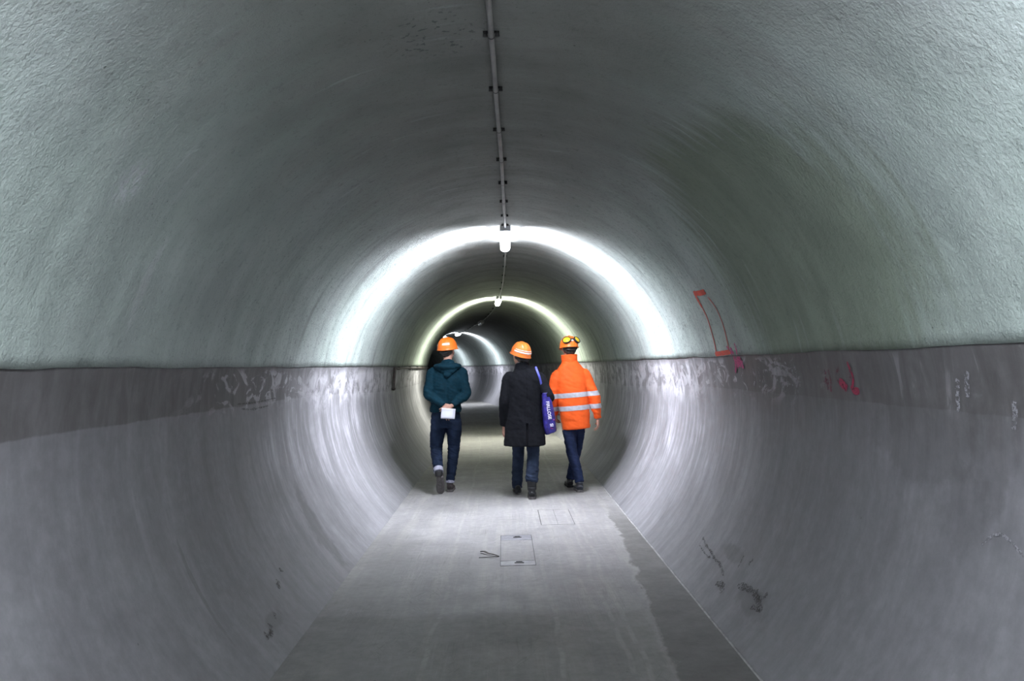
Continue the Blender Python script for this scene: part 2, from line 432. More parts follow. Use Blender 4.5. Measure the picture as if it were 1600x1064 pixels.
# plaster vault: 12 mm proud of the concrete, with a ragged lower edge
PL = 0.008
n_u = 90
us = [-1.0 - 1e-6] + [-1 + 2 * i / n_u for i in range(n_u + 1)] + [1.0 + 1e-6]
def lumps(u, v): return 0.006 * nz(u * 2.2, v * 2.2, 3) + 0.003 * nz(u * 7, v * 7, 9)
def vault_fn(t, v, i, j):
    side = -1 if t < 0 else 1
    ed = U_DATUM + 0.008 * nz(v * 1.3, side * 7) + 0.006 * nz(v * 5, side * 3)
    u = max(-1, min(1, t)) * ed
    lump = lumps(u, v)
    off = PL + lump * (1 if abs(t) < 0.985 else 0.3)
    if i == 0 or i == len(us) - 1: off = -0.004
    return u, v, wall(u, v, off)
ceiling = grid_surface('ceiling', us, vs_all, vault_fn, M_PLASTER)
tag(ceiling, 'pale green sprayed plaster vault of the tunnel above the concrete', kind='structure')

def side_wall(name, s):
    uu = frange(U_DATUM - 0.06, U_FLOOR + 0.03, 0.05)
    def fn(u, v, i, j):
        off = 0.003 * nz(u * 1.5 + s * 9, v * 0.9) + (0.0015 * nz(u * 5, v * 9) if v < 14 else 0)
        return s * u, v, wall(s * u, v, off)
    o = grid_surface(name, uu, vs_all, fn, M_CONC)
    return tag(o, 'smooth grey concrete lower lining of the tunnel', kind='structure')
wall_left = side_wall('wall_left', -1); wall_right = side_wall('wall_right', 1)

# floor slab: pieces cut out for the inspection cover and the patched slab
COV = (-0.065, 0.215, 6.22, 7.34)      # inspection cover x0 x1 y0 y1
PAT = (0.325, 0.655, 7.76, 8.57)       # patched slab
xs = sorted(set(frange(-WF + 0.007, WF - 0.009, 0.12) + [COV[0], COV[1], PAT[0], PAT[1]]))
vsf = sorted(set([v for v in vs_all if not (COV[2] - 0.02 < v < COV[3] + 0.02 and False)] + [COV[2], COV[3], PAT[2], PAT[3]]))
def fl_fn(x, v, i, j):
    jx = 0.0
    if i in (0, len(xs) - 1): jx = 0.004 * nz(v * 3, i) + 0.002 * nz(v * 11, i)
    return x + jx, v, flr(x + jx, v, 0.0)
def fl_keep(x, v):
    for q in (COV, PAT):
        if q[0] < x < q[1] and q[2] < v < q[3]: return False
    return True
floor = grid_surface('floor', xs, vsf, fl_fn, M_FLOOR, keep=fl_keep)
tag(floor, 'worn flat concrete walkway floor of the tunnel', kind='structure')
bed = grid_surface('joint_bed', [-WF - 0.03, WF + 0.03], vs_all, lambda x, v, i, j: (x, v, flr(x, v, -0.014)), M_DARK)
bed.parent = floor
# raised arris of the right-hand joint
bm = bmesh.new()
prev = None
for v in frange(1.5, 11, 0.1):
    j = 0.003 * nz(v * 2.2)
    a = [bm.verts.new(flr(WF - 0.022 + j, v, 0.0)), bm.verts.new(flr(WF - 0.017 + j, v, 0.004 + 0.0015 * nz(v * 5))),
         bm.verts.new(flr(WF - 0.010 + j, v, 0.004)), bm.verts.new(flr(WF - 0.008 + j, v, -0.004))]
    if prev:
        for k in range(3): bm.faces.new((prev[k], a[k], a[k + 1], prev[k + 1]))
    prev = a
M_ARRIS = simple('pale_worn_joint_edge', (0.30, 0.295, 0.29), 0.7, var=0.3, scale=12)
obj_bm('joint_edge', bm, M_ARRIS, floor)

# end walls closing the modelled stretch of the bore
for nm, v in (('wall_back', Y_BACK), ('wall_far', Y_END)):
    vv = [wall(U_FLOOR * (-1 + 2 * i / 40), v, -0.02) for i in range(41)]
    o = link_mesh(nm, vv, [tuple(range(41))], M_CONC); tag(o, 'concrete end of the tunnel bore', kind='structure')

# patched slab set flush in the floor, in two panels
def plate(name, x0, x1, y0, y1, z, mat, parent, th=0.010):
    bm = bmesh.new(); bm_box(bm, ((x0 + x1) / 2, (y0 + y1) / 2, z - th / 2), (x1 - x0, y1 - y0, th), bevel=0.002)
    ul = bm.loops.layers.uv.new('UVMap')
    for f in bm.faces:
        for l in f.loops: l[ul].uv = (l.vert.co.x + (parent.location.x if parent is not floor else 0), l.vert.co.y + (parent.location.y if parent is not floor else 0))
    return obj_bm(name, bm, mat, parent, False)
M_PATCH = simple('smooth_patch_concrete', (0.265, 0.258, 0.262), 0.6, var=0.1, scale=6, bump=0.2)
xm = (PAT[0] + PAT[1]) / 2
plate('floor_panel', PAT[0] + 0.006, xm - 0.001, PAT[2] + 0.012, PAT[3] - 0.004, 0.0, M_FLOOR, floor)
plate('floor_panel', xm + 0.001, PAT[1] - 0.003, PAT[2] + 0.010, PAT[3] - 0.004, 0.0, M_FLOOR, floor)

# inspection cover with two metal end pieces and lifting eyes
cov = empty('inspection_cover', ((COV[0] + COV[1]) / 2, (COV[2] + COV[3]) / 2, 0), 'long narrow concrete cover with grey metal ends set in the walkway floor', 'cover')
cw = COV[1] - COV[0]; cl = COV[3] - COV[2]
plate('cover_slab', -cw / 2 + 0.002, cw / 2 - 0.002, -cl / 2 + 0.17, cl / 2 - 0.21, -0.0005, M_FLOOR, cov)
for (y0, y1, ye) in ((-cl / 2 + 0.015, -cl / 2 + 0.16, -cl / 2 + 0.09), (cl / 2 - 0.20, cl / 2 - 0.004, cl / 2 - 0.10)):
    e = plate('end_plate', -cw / 2 + 0.003, cw / 2 - 0.003, y0, y1, 0.0005, M_COVER_METAL if y0 > 0 else M_COVER, cov)
    bm = bmesh.new(); bm_box(bm, (0.01, ye, 0.001), (0.075, 0.018, 0.006), bevel=0.002)
    bm_box(bm, (0.01, ye + 0.035, 0.001), (0.05, 0.012, 0.006), bevel=0.002)
    obj_bm('lifting_eye', bm, M_DARK, e)

# ---------------------------------------------------------------- lamps, conduit, cables on the crown
CROWN = ZC + R - PL
def lamp(v, lat, on, col, strength, label):
    p, a = centre(v); pos = flr(lat, v, CROWN)
    t = empty('ceiling_lamp', pos, label, 'lamp', 'batten lamps along the tunnel crown', rz=a)
    L = 1.05
    bm = bmesh.new(); bm_box(bm, (0, 0, -0.022), (0.085, L, 0.05), bevel=0.008); obj_bm('housing', bm, M_HOUSING, t, True); smooth_by_angle(t.children[-1])
    for s in (-1, 1):
        bm = bmesh.new(); bm_box(bm, (0, s * (L / 2 + 0.010), -0.034), (0.112, 0.03, 0.062), bevel=0.008)
        smooth_by_angle(obj_bm('end_cap', bm, M_HOUSING, t, True))
    # prismatic diffuser: wide shoulders, narrower belly
    prof = [(-0.052, -0.046), (-0.056, -0.062), (-0.055, -0.085), (-0.043, -0.108), (-0.022, -0.120), (0.022, -0.120), (0.043, -0.108), (0.055, -0.085), (0.056, -0.062), (0.052, -0.046)]
    bm = bmesh.new(); rings = []
    for y, k in ((-L / 2 - 0.004, 0.80), (-L / 2 + 0.012, 1.0), (L / 2 - 0.012, 1.0), (L / 2 + 0.004, 0.80)):
        rings.append([bm.verts.new((x * (0.5 + 0.5 * k), y, -0.046 + (z + 0.046) * k)) for x, z in prof])
    for i in range(3):
        for k in range(len(prof)):
            q = (k + 1) % len(prof); bm.faces.new((rings[i][k], rings[i][q], rings[i + 1][q], rings[i + 1][k]))
    bm.faces.new(rings[0]); bm.faces.new(rings[-1])
    if on:
        for an, wt, sp, lean in FAN:
            ld = bpy.data.lights.new('tube_light', 'AREA'); ld.shape = 'RECTANGLE'; ld.size = L - 0.06; ld.size_y = 0.035
            ld.color = col; ld.energy = wt * strength; ld.spread = math.radians(sp)
            lo = bpy.data.objects.new('tube_light', ld); C.objects.link(lo); lo.parent = t
            q = math.radians(an); dr = Vector((math.sin(q), -math.tan(math.radians(lean)), -math.cos(q))).normalized()
            x = Vector((0, 1, 0)); x = (x - dr * x.dot(dr)).normalized(); z = -dr; y = z.cross(x)
            ps = Vector((0.066 * math.sin(q), 0, -0.080 - 0.050 * math.cos(q)))
            lo.matrix_local = Matrix(((x.x, y.x, z.x, ps.x), (x.y, y.y, z.y, ps.y), (x.z, y.z, z.z, ps.z), (0, 0, 0, 1)))
    m = emit('lit_diffuser', col, DIFFUSER * strength) if on else simple('unlit_diffuser', (0.75, 0.75, 0.78), 0.25)
    obj_bm('diffuser', bm, m, t, False)
    return t
lamp_labels = ['lit batten lamp on the crown behind the photographer',
               'lit batten lamp on the crown above the photographer',
               'largest lit batten lamp on the crown above the three walkers',
               'second lit batten lamp, hanging from the crown beyond the walkers',
               'small unlit batten lamp on the crown between the two farther lit ones',
               'distant lit batten lamp at the bend, above the green-jacketed person',
               'farthest lit batten lamp round the bend of the tunnel']
for (v, lat, on, col, st), lb in zip(LAMPS, lamp_labels): lamp(v, lat, on, col, st, lb)
# second small lamp beside the far one: a pair of spot lights seen just left of it
t = empty('work_light', wall(-0.62, 33.0, 0.02), 'small white work light clamped left of the distant lit lamp at the bend', 'lamp', rz=0.3)
bm = bmesh.new(); bm_box(bm, (0, 0, -0.07), (0.05, 0.12, 0.14), bevel=0.01); obj_bm('housing', bm, M_HOUSING, t)
bm = bmesh.new(); bm_box(bm, (0, -0.065, -0.13), (0.15, 0.03, 0.15), Matrix.Rotation(0.3, 4, 'X'), bevel=0.01)
obj_bm('lens', bm, emit('lit_lens', LAMP_COOL, 8.0), t)

def conduit_x(v):
    pts = ((-1, -0.06), (2.2, -0.035), (3.3, -0.02), (5.5, 0.02), (8.1, 0.05))
    for (a, xa), (b, xb) in zip(pts, pts[1:]):
        if v <= b: return xa + (xb - xa) * (v - a) / (b - a)
    return pts[-1][1]
con = empty('cable_conduit', flr(-0.035, 2.2, CROWN), 'grey conduit pipe running along the crown from the photographer to the nearest lamp', 'conduit')
bm = bmesh.new()
tube(bm, [(conduit_x(v) + 0.035 + 0.003 * nz(v * 1.5), v - 2.2, -0.020 + 0.002 * nz(v * 2, 5), 0.0125) for v in frange(0.95, 8.08, 0.2)], 10, 2)
obj_bm('pipe', bm, M_CONDUIT, con)
for v in (2.65, 3.37, 4.05, 4.75, 5.45, 6.15, 6.85, 7.5, 8.0):
    x = conduit_x(v) + 0.035
    bm = bmesh.new()
    for s in (-1, 1):
        bmesh.ops.create_cone(bm, segments=10, radius1=0.011, radius2=0.008, depth=0.022, cap_ends=True, matrix=Matrix.Translation((x + s * 0.026, v - 2.2, -0.012)))
        bm_box(bm, (x + s * 0.024, v - 2.2, -0.004), (0.022, 0.016, 0.008))
    rg = []
    for k in range(9):
        a_ = math.pi * (k / 8); rg.append((x + 0.0150 * math.cos(a_), -0.020 - 0.0150 * math.sin(a_)))
    for (x0, z0), (x1, z1) in zip(rg, rg[1:]):
        q = [bm.verts.new((x0, v - 2.207, z0)), bm.verts.new((x1, v - 2.207, z1)), bm.verts.new((x1, v - 2.193, z1)), bm.verts.new((x0, v - 2.193, z0))]
        bm.faces.new(q)
    obj_bm('clip', bm, M_CLIP, con)
    # two-screw saddle

def crown_cable(v0, v1, label, off0=0.05, off1=0.0, step=1.1, rad=0.012, wob=0.03):
    base = flr(off0, v0, CROWN)
    t = empty('power_cable', base, label, 'cable', 'cables between the crown lamps')
    bm = bmesh.new(); pts = []
    def pos(v):
        s = (v - v0) / (v1 - v0); x = off0 + (off1 - off0) * s + wob * math.sin(s * 6.3) * nz(v0, 3) * 4
        return flr(x, v, CROWN - 0.032 - 0.014 * abs(math.sin((v - v0) / step * math.pi)))
    for v in frange(v0, v1, 0.18): p = pos(v) - base; pts.append((*p, rad))
    tube(bm, pts, 8, 1); obj_bm('sheath', bm, M_CABLE, t)
    for i in range(1, int((v1 - v0) / step)):
        p = pos(v0 + i * step) - base; bm = bmesh.new()
        bm_box(bm, (p.x, p.y, -0.012), (0.05, 0.018, 0.024), bevel=0.004); obj_bm('clip', bm, M_CLIP, t)
crown_cable(9.18, 16.33, 'thin grey cable along the crown between the nearest and the second lamp', 0.06, 0.0)
crown_cable(17.48, 24.5, 'thin dark cable along the crown from the second lamp to the unlit one', 0.0, 0.0)
crown_cable(25.7, 32.8, 'thin dark cable along the crown from the unlit lamp to the bend', 0.0, 0.0)

# ---------------------------------------------------------------- pipe along the left wall behind the green jacket
base = wall(-2.44, 12.35, 0.03)
wp_ = empty('wall_pipe', base, 'thin dark pipe along the left wall at the plaster edge with a short drop', 'pipe')
bm = bmesh.new(); tube(bm, [(*(wall(-2.43, v, 0.03 + 0.004 * nz(v)) - base), 0.014) for v in frange(12.35, 24, 0.3)], 8, 1)
obj_bm('pipe_run', bm, M_PIPE, wp_)
bm = bmesh.new(); tube(bm, [(*(wall(u, 12.35 + (0.02 if u < -2.5 else 0), 0.035) - base), 0.022) for u in (-2.42, -2.44, -2.52, -2.62, -2.70, -2.74)], 10, 2, ref=(0, 1, 0))
ball(bm, wall(-2.75, 12.4, 0.03) - base, (0.03, 0.05, 0.03)); obj_bm('drop_pipe', bm, M_PIPE, wp_)
for v in (12.9, 14.6, 16.3, 18.0):
    bm = bmesh.new(); bm_box(bm, wall(-2.43, v, 0.02) - base, (0.05, 0.03, 0.05), bevel=0.005); obj_bm('bracket', bm, M_PIPE, wp_)

# ---------------------------------------------------------------- paint marks, cracks on the lining
def paint_mat(name, col, cover=0.5, sc_=60):
    n = N(name); p = n.obj()
    m = n.ss(n.noise(p, sc_, 4, 0.75), cover - 0.07, cover + 0.07)
    n.out(n.scalec(col, n.ss(n.noise(p, 9, 3), 0.3, 0.7, 0.8, 1.1)), 0.7)
    n.put(n.b.inputs['Alpha'], m)
    return n.m
def stroke(name, pts, width, mat, parent, off, label=None, jit=0.25):
    """paint or crack: thin ribbon of (u, v) points laid on the lining"""
    P = catmull([tuple(p) for p in pts], 6) if len(pts) > 2 else [[pts[0][d] + (pts[1][d] - pts[0][d]) * k / 8 for d in range(2)] for k in range(9)]
    verts = []; faces = []
    for i, p in enumerate(P):
        a = P[max(i - 1, 0)]; b = P[min(i + 1, len(P) - 1)]
        t = Vector((b[0] - a[0], b[1] - a[1])).normalized(); q = Vector((-t.y, t.x))
        wv = width * 0.5 * (1 + jit * nz(p[0] * 40, p[1] * 40)) * (0.6 if i in (0, len(P) - 1) else 1)
        for k in (-1, 0, 1): verts.append(wall(p[0] + q.x * wv * k, p[1] + q.y * wv * k, off + (lumps(p[0], p[1]) if parent is ceiling else 0)))
        if i:
            c = 3 * i
            for k in (0, 1): faces.append((c - 3 + k, c - 2 + k, c + 1 + k, c + k))
    o = link_mesh(name, verts, faces, mat, parent, True)
    if label: o['label'] = label
    return o
M_ORANGE = paint_mat('orange_spray_paint', (0.62, 0.07, 0.035), 0.38)
M_ORTHIN = paint_mat('thin_orange_spray_paint', (0.45, 0.07, 0.05), 0.36)
M_PINK = paint_mat('pink_spray_paint', (0.50, 0.06, 0.19), 0.42)
M_RED = paint_mat('faded_crimson_paint', (0.30, 0.02, 0.06), 0.42)
M_REDF = paint_mat('very_faded_crimson_paint', (0.16, 0.03, 0.05), 0.52)
M_CHALK = paint_mat('pale_smear', (0.27, 0.27, 0.285), 0.5, 45)
M_CRACK = paint_mat('dark_crack_filler', (0.065, 0.062, 0.057), 0.52, 70)
OC = PL + 0.004; OW = 0.0055
stroke('paint_mark', [(1.862, 6.26), (1.875, 6.10), (1.878, 5.95)], 0.045, M_ORANGE, ceiling, OC, 'orange spray bar, top of the bracket mark')
stroke('paint_mark', [(1.862, 6.25), (1.93, 6.26), (1.99, 6.25)], 0.05, M_ORANGE, ceiling, OC)
stroke('paint_mark', [(1.96, 6.25), (2.08, 6.24), (2.2, 6.27), (2.3, 6.30), (2.38, 6.34)], 0.022, M_ORTHIN, ceiling, OC, 'thin orange line, left side of the bracket mark')
stroke('paint_mark', [(1.925, 5.96), (2.02, 5.90), (2.15, 5.90), (2.27, 5.93), (2.36, 5.95)], 0.018, M_ORTHIN, ceiling, OC, 'thin orange line, right side of the bracket mark')
stroke('paint_mark', [(2.383, 6.37), (2.378, 6.15), (2.372, 5.93)], 0.038, M_ORANGE, ceiling, OC, 'orange spray bar, bottom of the bracket mark')
# pink scribble over the plaster edge
for pts in ([(2.325, 5.99), (2.37, 5.93), (2.40, 5.90)], [(2.34, 5.88), (2.36, 5.91), (2.385, 5.85)], [(2.31, 5.78), (2.36, 5.77), (2.395, 5.78)]):
    stroke('paint_mark', pts, 0.022, M_PINK, ceiling, OC)
for pts in ([(2.41, 5.90), (2.45, 5.86), (2.47, 5.78)], [(2.41, 5.79), (2.45, 5.78), (2.49, 5.76)], [(2.44, 5.88), (2.49, 5.90), (2.53, 5.93)], [(2.42, 5.74), (2.46, 5.80), (2.49, 5.86)], [(2.44, 5.72), (2.47, 5.72), (2.50, 5.72)], [(2.42, 5.84), (2.44, 5.77), (2.46, 5.73)]):
    stroke('paint_mark', pts, 0.035, M_PINK, wall_right, OW)
# crimson survey number
for pts, w_, m_ in (([(2.50, 4.26), (2.56, 4.27), (2.61, 4.25)], 0.028, M_REDF), ([(2.56, 4.30), (2.57, 4.22)], 0.03, M_REDF), ([(2.50, 4.22), (2.55, 4.21), (2.62, 4.22)], 0.022, M_REDF),
                ([(2.49, 4.08), (2.53, 4.13), (2.57, 4.10), (2.595, 4.05)], 0.02, M_REDF), ([(2.56, 4.10), (2.585, 4.04), (2.60, 4.02)], 0.045, M_RED),
                ([(2.595, 4.06), (2.575, 4.03)], 0.04, M_RED), ([(2.46, 3.97), (2.50, 3.95), (2.54, 3.93), (2.58, 3.95), (2.60, 3.96)], 0.020, M_RED), ([(2.50, 3.97), (2.53, 3.96), (2.56, 3.98)], 0.018, M_REDF),
                ([(2.58, 3.965), (2.605, 3.94), (2.605, 3.88)], 0.034, M_RED)):
    stroke('paint_mark', pts, w_, m_, wall_right, OW)
# chalky smears on the right-hand band
for u0, v0, l in ((2.47, 5.02, 0.12), (2.46, 4.93, 0.16), (2.45, 4.84, 0.17), (2.46, 4.76, 0.14), (2.47, 4.70, 0.15), (2.5, 5.28, 0.10), (2.53, 3.02, 0.13), (2.50, 2.95, 0.10), (2.60, 2.70, 0.10), (2.5, 5.5, 0.12), (2.49, 5.38, 0.14)):
    stroke('paint_mark', [(u0, v0), (u0 + l / 2, v0 + 0.03 * nz(u0 * 50, v0 * 7)), (u0 + l, v0 + 0.02)], 0.028, M_CHALK, wall_right, OW)
stroke('paint_mark', [(3.12, 2.62), (3.07, 2.75), (3.09, 2.82), (3.13, 2.86)], 0.012, M_CHALK, wall_right, OW, 'pale chalk arc low on the right lining')
# cracks and spalls low on the right-hand lining
for pts, w_ in (([(3.80, 5.88), (3.83, 5.70), (3.84, 5.55), (3.86, 5.42), (3.86, 5.30), (3.90, 5.12)], 0.009), ([(3.86, 5.84), (3.88, 5.60), (3.87, 5.50)], 0.008),
               ([(3.97, 5.15), (3.95, 5.06), (3.98, 4.98)], 0.022), ([(3.88, 4.85), (3.86, 4.72), (3.85, 4.62), (3.87, 4.48), (3.90, 4.38)], 0.02),
               ([(3.82, 4.58), (3.86, 4.54), (3.84, 4.46), (3.80, 4.44)], 0.014), ([(3.70, 4.86), (3.74, 4.88)], 0.012), ([(3.80, 5.0), (3.72, 5.02)], 0.010), ([(3.92, 4.52), (3.90, 4.40)], 0.02)):
    stroke('crack', pts, w_ * 1.9, M_CRACK, wall_right, 0.0045, jit=1.2)
for pts, w_ in (([(-3.80, 5.0), (-3.84, 4.93)], 0.022), ([(-3.75, 5.12), (-3.78, 5.16)], 0.014), ([(-3.95, 4.52), (-3.99, 4.44), (-3.97, 4.38)], 0.02), ([(-3.92, 4.66), (-3.95, 4.62)], 0.014),
               ([(-2.64, 6.1), (-2.65, 5.6), (-2.645, 5.2)], 0.006), ([(-2.69, 5.9), (-2.695, 5.5), (-2.68, 5.3)], 0.006)):
    stroke('crack', pts, w_ * 1.8, M_CRACK, wall_left, 0.0045, jit=1.2)

# bent strap lying on the floor
deb = empty('bent_strap', (-0.153, 6.557, 0.0), 'small dark bent strap lying on the floor left of the cover', 'debris')
bm = bmesh.new(); tube(bm, [(-0.075, 0.12, 0.012, 0.009, 0.004), (-0.045, 0.09, 0.02, 0.012, 0.005), (-0.01, 0.045, 0.014, 0.010, 0.004), (0.04, 0.01, 0.01, 0.008, 0.004), (0.075, -0.035, 0.007, 0.006, 0.004)], 8, 4)
tube(bm, [(0.078, -0.036, 0.007, 0.005, 0.004), (0.02, -0.05, 0.008, 0.006, 0.003), (-0.085, -0.06, 0.006, 0.005, 0.003)], 8, 3, ref=(0, 1, 0))
obj_bm('strap', bm, M_PIPE, deb)

# ---------------------------------------------------------------- people
def RZ(a): return Matrix.Rotation(a, 4, 'Z')
M_SKIN = simple('skin', (0.50, 0.27, 0.20), 0.5, var=0.08, scale=20, bump=0.1)
M_HAIR = simple('dark_brown_hair', (0.030, 0.022, 0.018), 0.6, var=0.4, scale=40, bump=0.6, bscale=150)
M_EYE = simple('eye', (0.6, 0.6, 0.6), 0.2)
M_IRIS = simple('iris', (0.05, 0.03, 0.02), 0.2)
M_LIPS = simple('lips', (0.40, 0.14, 0.12), 0.5)

def seg_chain(bm, p, d, side, nrm, lens, rads, curls):
    """one finger: chain of joints bending towards nrm"""
    pts = [(*p, rads[0])]; cur = Vector(p); dr = Vector(d).normalized()
    for L, r, c in zip(lens, rads[1:], curls):
        dr = (Matrix.Rotation(c, 3, side) @ dr).normalized(); cur = cur + dr * L; pts.append((*cur, r))
    tube(bm, pts, 8, 3, ref=tuple(side)); ball(bm, cur, rads[-1], seg=8)

def hand_bm(wrist, d, palm, right, curl=0.35, spread=0.12):
    """palm = direction the palm faces; thumb leaves the side of the palm near its base"""
    d = Vector(d).normalized(); n = Vector(palm); n = (n - d * n.dot(d)).normalized(); side = d.cross(n).normalized()
    ts = side if right else -side          # thumb side
    ts = ts.normalized(); w0 = Vector(wrist); bm = bmesh.new()
    tube(bm, [(*(w0 - d * 0.03), 0.027, 0.020), (*(w0 + d * 0.0), 0.027, 0.019), (*(w0 + d * 0.035), 0.038, 0.019), (*(w0 + d * 0.075), 0.042, 0.016), (*(w0 + d * 0.092), 0.038, 0.012)], 14, 3, ref=tuple(ts))
    ax = d.cross(n)
    for k, (off, L, r) in enumerate(((0.030, 0.074, 0.0088), (0.010, 0.082, 0.0092), (-0.011, 0.076, 0.0088), (-0.030, 0.058, 0.0078))):
        b = w0 + d * (0.086 - abs(off) * 0.18) + ts * off
        fd = (d + ts * (off / 0.03) * spread).normalized(); a = fd.cross(n).normalized()
        c = curl * (0.8 + 0.15 * k)
        seg_chain(bm, b - fd * 0.02, fd, a, n, (0.02, L * 0.45, L * 0.30, L * 0.25), (r * 1.05, r * 1.08, r, r * 0.93, r * 0.8), (0, c * 0.8, c, c * 0.8))
    tb = w0 + d * 0.022 + ts * 0.026 + n * 0.004
    td = (d * 0.75 + ts * 0.65 + n * 0.3).normalized(); a = td.cross(n).normalized()
    seg_chain(bm, tb, td, a, n, (0.034, 0.030, 0.024), (0.014, 0.0125, 0.0105, 0.009), (0.0, 0.25, 0.25))
    return fuse(bm, 0.0028, 3)

def body_mesh(J, hands, parent):
    """continuous figure: pelvis, trunk, neck, head, limbs"""
    bm = bmesh.new(); H = J['head']; hm = J['headM']
    pl, ch, nk = J['pelvis'], J['chest'], J['neck']
    tube(bm, [(pl[0], pl[1], pl[2] - 0.08, 0.13, 0.09), (*pl, 0.155, 0.105), (pl[0] * 0.6 + ch[0] * 0.4, (pl[1] + ch[1]) / 2, pl[2] * 0.6 + ch[2] * 0.4, 0.13, 0.095),
              (*ch, 0.16, 0.11), (ch[0], ch[1], ch[2] + 0.12, 0.15, 0.085), (nk[0], nk[1], nk[2] - 0.035, 0.075, 0.065), (*nk, 0.056, 0.058),
              (H[0], H[1] - 0.01, H[2] - 0.06, 0.053, 0.056)], 18, 4)
    for s in ('L', 'R'):
        a, b, c = J['sh' + s], J['el' + s], J['wr' + s]
        tube(bm, [(ch[0] + (a[0] - ch[0]) * 0.6, ch[1], a[2] + 0.01, 0.05), (*a, 0.052), (*[(a[i] + b[i]) / 2 for i in range(3)], 0.045), (*b, 0.038), (*[b[i] * .65 + c[i] * .35 for i in range(3)], 0.038), (*c, 0.026)], 12, 4, ref=(0.3, 1, 0.1))
        a, b, c, t = J['hp' + s], J['kn' + s], J['an' + s], J['to' + s]
        tube(bm, [(a[0], a[1], a[2] + 0.06, 0.075), (*a, 0.082), (*[(a[i] + b[i]) / 2 for i in range(3)], 0.070), (*b, 0.052), (*[b[i] * .7 + c[i] * .3 for i in range(3)], 0.052), (*c, 0.036)], 14, 4)
        tube(bm, [(*c, 0.034), (*[c[i] * .5 + t[i] * .5 for i in range(3)], 0.034, 0.024), (*t, 0.032, 0.014)], 12, 3)
    T = Matrix.Translation(H) @ hm
    ell = lambda c, r: ball(bm, T @ Vector(c), r, hm, 20)
    ell((0, -0.012, 0.030), (0.078, 0.096, 0.088)); ell((0, 0.022, -0.040), (0.060, 0.068, 0.078)); ell((0, 0.055, -0.098), (0.026, 0.024, 0.022))
    ell((0, -0.03, -0.04), (0.062, 0.062, 0.06))
    tube(bm, [(*(T @ Vector((0, 0.078, 0.012))), 0.007, 0.007), (*(T @ Vector((0, 0.098, -0.018))), 0.010, 0.010), (*(T @ Vector((0, 0.106, -0.035))), 0.016, 0.012), (*(T @ Vector((0, 0.088, -0.042))), 0.013, 0.008)], 8, 3)
    for s in (-1, 1):
        ell((s * 0.032, 0.078, 0.018), (0.022, 0.012, 0.007)); ell((s * 0.080, -0.004, -0.012), (0.010, 0.019, 0.032)); ell((s * 0.038, 0.062, -0.035), (0.020, 0.018, 0.018))
    b = fuse(bm, 0.008, 4)
    for (wr, d, palm, right, curl) in hands:
        h = hand_bm(wr, d, palm, right, curl); me = bpy.data.meshes.new('t'); h.to_mesh(me); h.free(); b.from_mesh(me); bpy.data.meshes.remove(me)
    o = obj_bm('body', b, M_SKIN, parent)
    for s in (-1, 1):
        bm = bmesh.new(); ball(bm, T @ Vector((s * 0.031, 0.079, 0.002)), (0.012, 0.009, 0.008), hm, 12); e = obj_bm('eye', bm, M_EYE, parent)
        bm = bmesh.new(); ball(bm, T @ Vector((s * 0.031, 0.0865, 0.002)), (0.005, 0.003, 0.005), hm, 10); obj_bm('iris', bm, M_IRIS, e)
    bm = bmesh.new(); ball(bm, T @ Vector((0, 0.084, -0.065)), (0.023, 0.010, 0.007), hm, 12); obj_bm('lips', bm, M_LIPS, parent)
    # hair: cap over skull, cropped at the nape
    bm = bmesh.new(); ball(bm, T @ Vector((0, -0.020, 0.030)), (0.086, 0.100, 0.094), hm, 20); ball(bm, T @ Vector((0, -0.052, -0.030)), (0.066, 0.056, 0.062), hm, 16)
    for s in (-1, 1): ball(bm, T @ Vector((s * 0.062, -0.030, -0.008)), (0.022, 0.038, 0.045), hm, 12)
    hb = fuse(bm, 0.006, 2); wrinkle(hb, 0.004, (60, 60, 22), 3.0); obj_bm('hair', hb, M_HAIR, parent)
    return o

